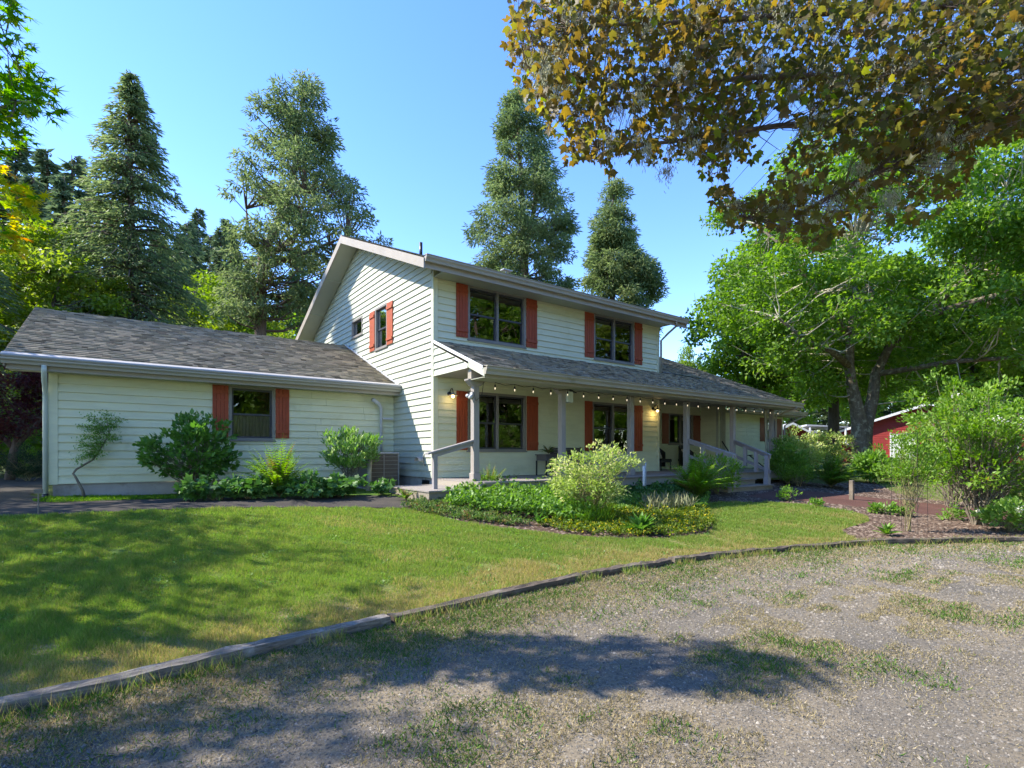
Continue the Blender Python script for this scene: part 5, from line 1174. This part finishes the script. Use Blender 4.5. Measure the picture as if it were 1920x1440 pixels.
bn_nodes = []
for i, bpath in enumerate(BO):
    pts = [p3(*q) + r6.normal(size=3) * .03 for q in bpath]; n = len(pts); mb = MB(); mb.tube(pts, list(np.linspace(.070, .007, n)), 7); mb.build('bough', M['bark'], root, True)
    for a_, b_ in zip(pts[:-1], pts[1:]):
        for q in np.linspace(0, 1, 6): bn_nodes.append(a_ * (1 - q) + b_ * q)
bn_nodes = np.array(bn_nodes)
lowx = [950, 965, 1000, 1050, 1062, 1100, 1150, 1175, 1230, 1300, 1320, 1345, 1375, 1440, 1500, 1560, 1600, 1700, 1780, 1840, 1920, 2100]
lowy = [70, 150, 215, 255, 300, 285, 325, 280, 305, 290, 330, 395, 420, 425, 455, 455, 395, 415, 385, 285, 235, 240]
def canopy_ok(px, py):
    if px < 950 or py > np.interp(px, lowx, lowy): return False
    for (hx, hy, rx, ry) in ((1450, 238, 42, 40), (1500, 190, 20, 18), (1400, 325, 40, 34), (1165, 212, 26, 22), (1590, 300, 28, 30), (1560, 370, 26, 22), (1668, 355, 40, 24), (1760, 300, 40, 18), (985, 228, 26, 26)):
        if ((px - hx) / rx) ** 2 + ((py - hy) / ry) ** 2 < 1: return False
    return True
LP = []; LDn = []; LS = []; tw = MB(); hang = []
ci = 0
while ci < 860:
    px, py = r6.uniform(950, 2050), r6.uniform(-50, 460)
    if not canopy_ok(px, py): continue
    ci += 1
    c = p3(px, py, r6.uniform(4.5, 6.4)); a_ = bn_nodes[np.argmin(np.linalg.norm(bn_nodes - c, axis=1))]
    mid = (a_ + c) / 2 + r6.normal(size=3) * .05; tw.tube([a_, mid, c], [.006, .004, .002], 4, cap=False)
    if r6.random() < .22: hang.append(mid)
    bronze = r6.uniform(.30, .80) if px < 1330 or (py > 330 and r6.random() < .7) else (r6.uniform(.0, .45) if r6.random() < .72 else r6.uniform(.5, 1.0))
    for _ in range(r6.integers(8, 15)):
        o_ = r6.normal(size=3) * np.array([.17, .17, .12]); q = c + o_
        rel = q - CAM; fw = rel[:2] @ FW; qx = CX + FPX * (rel[:2] @ RT) / fw; qy = HY - FPX * rel[2] / fw
        if not canopy_ok(qx, qy - 6) : continue
        d = np.array([r6.normal() * .7, r6.normal() * .7, -.75 + .5 * r6.normal()])
        LP.append(q); LDn.append(d); LS.append(np.clip(bronze + .18 * r6.normal(), 0, 1))
        if r6.random() < .25: tw.tube([mid * .15 + c * .85, q], [.002, .001], 3, cap=False)
tw.build('twigs', M['bark'], root, kind='stuff')
LP = np.array(LP); LDn = np.array(LDn); LS = np.array(LS); nl = len(LP); sz = r6.uniform(.075, .135, nl)
dep = (LP[:, :2] - CAM[:2]) @ FW; rel = LP - CAM; qx = CX + FPX * (rel[:, :2] @ RT) / dep; inview = (qx < 1925) & (HY - FPX * rel[:, 2] / dep > 0)
order = np.argsort(-(sz / dep) * inview); big = order[:300]; rest = order[300:]
nr = r6.normal(size=(nl, 3)) * .8 + np.array([0, 0, 1.0])
shp = []
for k in range(10):                            # ten leaf shapes shared by the single leaves
    v, f, kk = scatter(T_MAPLE, np.zeros((1, 3)), np.array([[0, 1.0, 0]]), 1.0, 1.0, k, nrm=np.array([[1e-3, 0, 1.0]])); v = v + np.stack([np.zeros(len(v)), np.zeros(len(v)), .10 * np.sin(v[:, 0] * 4 + k) + .08 * np.cos(v[:, 1] * 5 + k)], 1)
    shp.append(np_mesh('maple_leaf', v, f, M['f_maple'], np.full(len(v), [.1, .25, .35, .45, .55, .65, .72, .8, .9, 1.0][k])))
rw = np.array(root.location)
for i in big:
    o = bpy.data.objects.new('leaf', shp[int(LS[i] * 9.99)]); COL.objects.link(o); o.parent = root; o.location = LP[i] - rw
    y_ = Vector(LDn[i]).normalized(); z_ = Vector(nr[i]); x_ = y_.cross(z_).normalized(); z_ = x_.cross(y_)
    from mathutils import Matrix
    o.rotation_euler = Matrix((x_, y_, z_)).transposed().to_euler(); o.scale = (sz[i],) * 3
me = leaf_mesh('maple_leaves', T_MAPLE, LP[rest], LDn[rest], sz[rest], sz[rest], M['f_maple'], LS[rest], 67, nr[rest]); obj('leaves', me, root, 'stuff')
# lichen beards
HP = []; HD = []
for c in hang + [p3(1250, 112, 5.2), p3(1272, 118, 5.3), p3(1335, 105, 5.3), p3(1060, 165, 5.1), p3(1090, 168, 5.1), p3(1160, 260, 5.1), p3(1250, 312, 5.2), p3(1030, 120, 5.0), p3(1560, 360, 5.6)]:
    n = 170; o_ = r6.normal(size=(n, 3)) * np.array([.045, .045, .03]); o_[:, 2] -= np.abs(r6.normal(size=n)) * .06; HP.append(c + o_); HD.append(np.stack([r6.normal(size=n) * .35, r6.normal(size=n) * .35, -np.ones(n)], 1))
HP = np.concatenate(HP); HD = np.concatenate(HD)
obj('lichen', leaf_mesh('lichen', T_LANCE, HP, HD, r6.uniform(.025, .06, len(HP)), .007, M['lichen'], r6.random(len(HP)), 68), root, 'stuff')

# ------------------------------------------------------------------ japanese maple reaching in from the left
jd = 4.0; tr = at(-560, jd); root = thing('japanese_maple_tree', (tr[0], tr[1], float(ground_z(tr[1]))), 'green japanese maple with lower leaves tinged orange as if sunlit at the drive edge', 'tree')
mb = MB(); mb.tube([(tr[0], tr[1], float(ground_z(tr[1])) - .1), tuple(p3(-540, 700, jd)), tuple(p3(-480, 420, jd)), tuple(p3(-420, 120, jd))], [.12, .10, .08, .05], 8); mb.build('trunk', M['bark'], root, True)
JB = [[(-480, 420, 4.0), (-300, 330, 3.9), (-150, 320, 3.8), (-20, 380, 3.8)], [(-440, 220, 4.0), (-250, 120, 3.9), (-100, 130, 3.8), (30, 190, 3.7)], [(-420, 120, 4.0), (-250, 0, 3.9), (-80, 20, 3.8), (10, 70, 3.8)]]
nds = []
for bpath in JB:
    pts = [p3(*q) for q in bpath]; mb = MB(); mb.tube(pts, [.04, .028, .018, .005], 6); mb.build('branch', M['twig'], root, True)
    for a_, b_ in zip(pts[:-1], pts[1:]):
        for q in np.linspace(0, 1, 5): nds.append(a_ * (1 - q) + b_ * q)
nds = np.array(nds); JP = []; JD = []; JS = []; tw = MB(); k = 0
while k < 260:
    px, py = 105 - 420 * r6.random() ** 1.5, r6.uniform(-140, 470)
    lim = np.interp(py, [-140, 90, 130, 170, 200, 240, 285, 300, 350, 380, 420, 470], [45, 15, 45, 85, 95, 70, 5, 0, 15, 55, 50, 15])
    if px > lim: continue
    k += 1; c = p3(px, py, r6.uniform(3.4, 4.3)); a_ = nds[np.argmin(np.linalg.norm(nds - c, axis=1))]; tw.tube([a_, (a_ + c) / 2 + r6.normal(size=3) * .02, c], [.005, .004, .002], 3, cap=False)
    for _ in range(16):
        JP.append(c + r6.normal(size=3) * np.array([.055, .055, .04])); JD.append(np.array([RT[0] * .8, RT[1] * .8, -.25]) + r6.normal(size=3) * .45); JS.append(np.clip((.66 if py > 300 else .32) + .18 * r6.normal(), 0, 1))  # leaf colour stands in for light: lower leaves sunlit yellow, upper shaded green
JP = np.array(JP); n = len(JP)
obj('leaves', leaf_mesh('jm_leaves', T_JMAPLE, JP, np.array(JD), r6.uniform(.07, .12, n), r6.uniform(.07, .11, n), M['f_jmaple'], np.array(JS), 71, r6.normal(size=(n, 3)) * .4 + np.array([0, 0, 1.0])), root, 'stuff')
tw.build('twigs', M['twig'], root, kind='stuff')

# ------------------------------------------------------------------ garden plants
# along the wing
g = G(150, 937); vine = thing('trained_shrub', tuple(g), 'small shrub with twisted bare stem trained on the wing wall', 'shrub')
stem = [(145, 934), (136, 905), (134, 888), (140, 882), (170, 862), (188, 838), (196, 820)]
yv = 2.10
def on_wall(px, py, y):                        # photo pixel on the plane y = const
    dx = FW + RT * (px - CX) / FPX; t = (y - CAM[1]) / dx[1]; return np.array([CAM[0] + t * dx[0], y, ZC - (py - HY) / FPX * t])
g0 = G(155, 936)
mb = MB(); pts = [on_wall(px, py, yv - .1) for px, py in [(158, 934), (155, 920), (143, 897), (137, 888), (143, 880), (160, 870), (174, 862), (187, 843), (197, 828), (205, 812)]]; pts[0][2] = .0
mb.tube(pts, [.030, .026, .022, .020, .020, .019, .018, .016, .012, .007], 7); mb.build('stem', M['twig'], vine, True)
rv = np.random.default_rng(91); P_ = []; tw = MB()
for (sx, sy), (ex, ey) in (((205, 812), (166, 783)), ((205, 812), (196, 776)), ((203, 815), (221, 788)), ((203, 818), (154, 800)), ((200, 822), (214, 822)), ((198, 826), (158, 822)), ((192, 834), (152, 838)), ((188, 842), (172, 856)), ((184, 848), (150, 862)), ((201, 820), (180, 800)), ((196, 828), (178, 842))):
    a_ = on_wall(sx, sy, yv - .1); e_ = on_wall(ex, ey, yv - .16); md = (a_ + e_) / 2 + np.array([0, -.03, .05]); tw.tube([a_, md, e_], [.006, .004, .002], 4, cap=False)
    for q in np.linspace(.3, 1.05, 6): P_.append((1 - q) ** 2 * a_ + 2 * q * (1 - q) * md + q * q * e_ + rv.normal(size=3) * .02)
P_ = np.array(P_); PP = np.repeat(P_, 34, 0) + rv.normal(size=(len(P_) * 34, 3)) * np.array([.055, .05, .035]); n = len(PP); dd = rv.normal(size=(n, 3)); dd[:, 2] -= .5
obj('foliage', leaf_mesh('vine_leaves', T_LANCE, PP, dd, rv.uniform(.03, .06, n), .018, M['f_nandina'], rv.random(n), 92), vine, 'stuff'); tw.build('twigs', M['twig'], vine, kind='stuff')
def gpos(px, py): q = G(px, py); return (float(q[0]), float(q[1]), float(q[2]))
shrub('hydrangea_shrub', 'large rounded dark green hydrangea below the wing window', 'shrub', gpos(362, 930), 1.55, .84, .62, 2300, (.120, .080), 'f_hydrangea', T_OVAL, 301, 16, cane='twig', open_=.45, upright=.35, clump=110, z0=.32, stem_r=.012, rag=(.9, 1.1))
fern('sword_fern', 'bright green sword fern between hydrangea and rhododendron at the wing wall', gpos(523, 933), 1.18, 80, 302, 'sword ferns', tilt=(.05, .85), bright=.25, width=.14)
shrub('rhododendron_shrub', 'sunlit pale green rhododendron beside the air conditioner', 'shrub', (-1.75, .75, 0), 1.38, .60, .50, 2600, (.115, .040), 'f_azalea', T_OVAL, 303, 9, cane='twig', open_=.5, upright=.7, clump=70, z0=.42, rag=(.88, 1.1))
g = gpos(703, 925); mb = MB(); mb.tube([(-1.36, .62, -.02), (-1.34, .66, .3), (-1.29, .72, .72)], [.075, .06, .05], 8); tag(mb.build('stump', M['twig_pale'], None, True), 'pale split dead stump beside the rhododendron', 'stump')
for i, (px, py, w) in enumerate(((405, 938, .62), (470, 936, .50), (585, 934, .52), (640, 932, .5), (715, 928, .22))):
    shrub('lobed_ground_plant', ['low lobed dark green leaves spreading at the foot of the hydrangea', 'low lobed leaves between the hydrangea and the sword fern', 'low lobed leaves beside the sword fern at the asphalt path', 'low lobed leaves under the pale rhododendron', 'few lobed leaves in front of the dead stump'][i], 'ground plant', gpos(px, py), .34 if i < 4 else .26, w, .40 if i < 4 else .2, 460 if i < 4 else 110, (.13, .13), 'f_low', T_LOBED, 310 + i, 8, open_=.4, upright=.15, wilt=.5, z0=.12, clump=30)
fern('small_fern', 'small pale fern beside the side step of the porch', gpos(762, 938), .34, 26, 321, 'small ferns', bright=.15, width=.05)
fern('small_fern', 'small dark fern in front of the air conditioner', gpos(725, 921), .36, 18, 322, 'small ferns', bright=-.05, width=.05)
shrub('hedge_shrub', 'dark clipped evergreen shrub beyond the asphalt by the wing end', 'shrub', tuple(at(55, 16.5)) + (0,), 1.0, .95, .8, 5200, (.07, .02), 'f_dark', T_LANCE, 323, 8, open_=.4, upright=.9, clump=70, z0=.05)
shrub('wild_shrub', 'sunlit leafy undergrowth beyond the asphalt behind the red maple', 'shrub', tuple(at(35, 22)) + (0,), 3.4, 2.8, 2.0, 9000, (.13, .08), 'f_alder', T_LANCE, 324, 10, open_=.3, clump=130, stem_r=.02)
shrub('wild_shrub', 'dense leafy undergrowth at the wood edge left of the wing', 'shrub', tuple(at(-60, 19)) + (0,), 3.0, 2.2, 2.0, 6000, (.13, .08), 'f_oak', T_LANCE, 325, 10, open_=.3, clump=110, stem_r=.02)
# porch bed
def cover(name, label, poly_px, n, leaf, mat, seed, h=(.05, .3), tpl=T_LANCE, hfun=None, cat='ground cover', upr=.5, tone=None):
    poly = np.array(gp(poly_px)); r = np.random.default_rng(seed); x, y = sample_poly(poly, n, seed); N = len(x)
    hh = (h[0] + (h[1] - h[0]) * np.clip(.5 + .7 * noise2(x, y, .5, seed), 0, 1)); z = ground_z(y) + hh * (.25 + .75 * r.random(N) ** .5)
    d = r.normal(size=(N, 3)) * .8; d[:, 2] += upr; nr = r.normal(size=(N, 3)) * .45 + np.array([0, 0, 1.0])
    t = r.random(N) * .6 + .4 * np.clip(.5 + .8 * noise2(x, y, .4, seed + 3), 0, 1)
    if tone is not None: t = tone(t, r)
    me = leaf_mesh(name, tpl, np.stack([x, y, z], 1), d, leaf[0] * r.uniform(.6, 1.3, N), leaf[1] * r.uniform(.7, 1.2, N), M[mat], np.clip(t, 0, 1), seed, nr)
    return tag(obj(name, me), label, cat, kind='stuff')
cover('lush_ground_cover', 'lush mass of bright green leaves in the porch bed', [(832, 955), (862, 938), (905, 925), (960, 922), (1015, 930), (1060, 945), (1100, 965), (1115, 985), (1075, 990), (1010, 978), (940, 972), (880, 965)], 13500, (.075, .05), 'f_balm', 401, (.12, .46), T_OVAL, upr=.1)
cover('reddish_ground_cover', 'low red tinged ground cover at the left end of the porch bed', [(752, 952), (800, 940), (850, 945), (880, 962), (960, 978), (1000, 985), (960, 988), (880, 978), (800, 966)], 5200, (.055, .03), 'f_redcover', 402, (.03, .14))
cover('yellow_ground_cover', 'low yellow flowering ground cover at the rounded end of the bed', [(1000, 985), (1080, 978), (1110, 960), (1200, 950), (1290, 948), (1328, 962), (1340, 985), (1325, 1000), (1260, 1008), (1160, 1009), (1060, 1000)], 14000, (.05, .03), 'f_yellow', 403, (.03, .17), tone=lambda t, r: np.where(r.random(len(t)) < .13, .72 + .25 * r.random(len(t)), t * .66))
cover('mixed_ground_cover', 'mixed green ground cover between the cream shrub and the porch', [(1040, 940), (1110, 938), (1210, 932), (1330, 940), (1325, 958), (1200, 962), (1100, 968), (1050, 960)], 6500, (.06, .035), 'f_balm', 404, (.04, .2))
cover('shade_ground_cover', 'dark leafy ground cover in the shade of the porch edge', [(1130, 915), (1260, 908), (1330, 925), (1330, 940), (1200, 935), (1120, 935)], 3500, (.09, .06), 'f_low', 405, (.05, .3), T_OVAL)
cover('wall_moss', 'low moss and grass strip along the wing foundation', [(60, 941), (100, 934), (200, 933), (330, 931), (330, 936), (200, 939), (110, 944)], 5000, (.05, .012), 'f_fern', 406, (.01, .05))
fern('sword_fern', 'upright light green fern at the corner of the porch deck', gpos(918, 930), .78, 40, 411, 'sword ferns', tilt=(.05, .55), bright=.15, width=.08)
shrub('variegated_shrub', 'cream edged airy shrub in front of the second porch post', 'shrub', gpos(1108, 975), 1.22, .80, .72, 3600, (.075, .034), 'f_varieg', T_LANCE, 412, 22, cane='cane', open_=.35, upright=.15, wilt=.25, clump=85, z0=.34)
cover('grass_clump', 'tuft of long bright grass at the foot of the cream shrub', [(1078, 972), (1130, 968), (1150, 985), (1090, 988)], 900, (.38, .012), 'f_fern', 413, (.0, .04), T_BLADE, upr=2.0)
def rosette(px, py, R_, n, label, seed, mat='f_hydrangea', grp=None):
    b = gpos(px, py); r = np.random.default_rng(seed); o = thing('leaf_rosette', b, label, 'plant', grp); a = r.uniform(0, 6.28, n); t = r.uniform(.25, 1.25, n)
    d = np.stack([np.cos(a) * np.sin(t), np.sin(a) * np.sin(t), np.cos(t)], 1); P2_ = np.zeros((n, 3)) + d * .02 + np.array([0, 0, .02])
    c = bpy.data.objects.new('leaves', leaf_mesh('rosette', T_OVAL, P2_, d, R_ * r.uniform(.6, 1.1, n), R_ * .26, M[mat], r.random(n), seed, np.tile(np.array([[0, 0, 1.0]]), (n, 1)))); COL.objects.link(c); c.parent = o; c['kind'] = 'stuff'
rosette(1200, 1000, .34, 70, 'broad leaved rosette plant amid the yellow ground cover', 421)
rosette(1662, 1005, .22, 46, 'grey green rosette on the bark mulch below the wire tower', 423, 'f_balm')
rosette(1010, 985, .2, 30, 'narrow leaved rosette at the lawn edge of the bed', 424)
cover('lavender_stems', 'dry grey flower stems standing in the bed by the marker post', [(1205, 950), (1290, 945), (1300, 960), (1215, 965)], 420, (.30, .012), 'f_lavender', 431, (.0, .06), T_LANCE, upr=2.6)
fern('sword_fern', 'big yellow green sword fern in front of the porch steps', gpos(1305, 938), 1.20, 110, 432, 'sword ferns', tilt=(.05, .85), bright=.42, width=.17)
shrub('evergreen_shrub', 'glossy green shrub behind the fern at the porch steps', 'shrub', gpos(1345, 927), 1.05, .62, .6, 1500, (.11, .036), 'f_oak', T_OVAL, 433, 9, open_=.5, upright=.5, clump=55)
# right of the steps
shrub('evergreen_shrub', 'dark green shrub growing against the porch beside the far step rail', 'shrub', tuple(at(1475, 17.8)) + (-.2,), 1.55, .72, .6, 2600, (.13, .06), 'f_balm', T_LANCE, 441, 10, open_=.45, clump=80)
shrub('variegated_shrub', 'pale cream leaved shrub at the end of the house', 'shrub', tuple(at(1500, 20.5)) + (0,), 1.75, 1.15, .9, 3400, (.10, .06), 'f_varieg', T_LANCE, 442, 10, open_=.4, clump=90, upright=.2)
shrub('low_shrub', 'dense low green shrub beside the bottom porch step', 'shrub', gpos(1496, 912), .75, .85, .55, 2800, (.06, .025), 'f_oak', T_LANCE, 443, 8, open_=.4, clump=70)
fern('sword_fern', 'dark spiky sword fern beyond the porch steps', gpos(1558, 915), 1.3, 90, 444, 'sword ferns', tilt=(.15, 1.0), bright=-.05, width=.16)
shrub('leafy_shrub', 'bright broad leaved shrub at the foot of the lichen covered tree', 'shrub', gpos(1632, 905), .95, 1.0, .8, 2200, (.17, .11), 'f_balm', T_OVAL, 445, 8, open_=.45, clump=70, upright=.2)
shrub('leafy_shrub', 'pale leafed bush between the shed and the barn', 'shrub', tuple(at(1555, 24)) + (0,), 2.0, 1.3, 1.0, 3000, (.12, .07), 'f_varieg', T_LANCE, 446, 8, open_=.4, clump=80, upright=.2)
shrub('low_shrub', 'spreading yellow green bush behind the wooden stake', 'shrub', gpos(1690, 900), .95, 1.6, .8, 3600, (.09, .04), 'f_privet', T_LANCE, 447, 10, open_=.4, clump=90)
# wire tower with a climber
g = np.array(gpos(1705, 998)); wt = thing('wire_tower', tuple(g), 'thin wire plant tower around a young climber on the mulch', 'trellis')
for dx, dy in ((-.26, -.2), (.26, -.2), (.26, .2), (-.26, .2)):
    mb = MB(); mb.tube([(g[0] + dx, g[1] + dy, g[2] - .1), (g[0] + dx * .9, g[1] + dy * .9, g[2] + 1.75)], .0035, 5); mb.build('wire', M['black'], wt)
for zz in (.6, 1.15, 1.74):
    mb = MB(); mb.tube([(g[0] + a_ * .93, g[1] + b_ * .93, g[2] + zz) for a_, b_ in ((-.26, -.2), (.26, -.2), (.26, .2), (-.26, .2), (-.26, -.2))], .003, 5); mb.build('hoop', M['black'], wt)
shrub('climbing_shrub', 'young climber with bare base stems inside the wire tower', 'shrub', tuple(g), 1.78, .52, .45, 2600, (.065, .030), 'f_privet', T_LANCE, 451, 8, cane='cane', open_=.15, upright=.2, clump=60, z0=.70, stem_r=.006)
shrub('tall_shrub', 'tall many stemmed light green shrub beside the driveway timbers', 'shrub', gpos(1838, 985), 2.95, 1.35, 1.1, 11000, (.085, .046), 'f_privet', T_LANCE, 452, 26, cane='twig', open_=.15, upright=.35, clump=230, z0=.40, stem_r=.014, flower=(8, .10, 26))
shrub('tall_shrub', 'tall light green shrub standing behind the wire tower', 'shrub', tuple(at(1785, 13.5)) + (-.5,), 2.75, 1.05, .9, 6500, (.095, .05), 'f_privet', T_LANCE, 453, 14, cane='twig', open_=.2, upright=.35, clump=100, z0=.55)
shrub('white_flower_shrub', 'small bright green shrub with white flower heads at the driveway edge', 'shrub', gpos(1895, 998), .52, .42, .36, 900, (.085, .06), 'f_balm', T_OVAL, 454, 6, open_=.5, clump=36, z0=.06, flower=(5, .06, 40))
shrub('leafy_shrub', 'broad leaved green bush leaning in beside the white flowers', 'shrub', gpos(1925, 955), .95, .55, .5, 900, (.13, .085), 'f_balm', T_OVAL, 455, 6, open_=.5, clump=36)
for i, (px, py, s_, lb) in enumerate(((1480, 940, .30, 'small leafy seedling on the mulch beside the lawn lobe'), (1782, 975, .32, 'low bushy green plant on the mulch right of the wire tower'), (1660, 965, .22, 'small green plant on the mulch left of the wire tower'), (1640, 962, .16, 'tiny seedling beside the red path'), (1690, 968, .24, 'leafy seedling behind the wire tower'), (1805, 938, .26, 'strappy green plant at the far lawn edge'), (1530, 950, .14, 'tiny green sprout by the lawn lobe'), (1875, 945, .35, 'green plant among the tall shrub stems'))):
    shrub('seedling_plant', lb, 'plant', gpos(px, py), s_, s_ * .8, s_ * .7, 170, (.09, .045), 'f_balm', T_OVAL, 460 + i, 5, 'young plants on the mulch', open_=.4, clump=14, z0=.03)
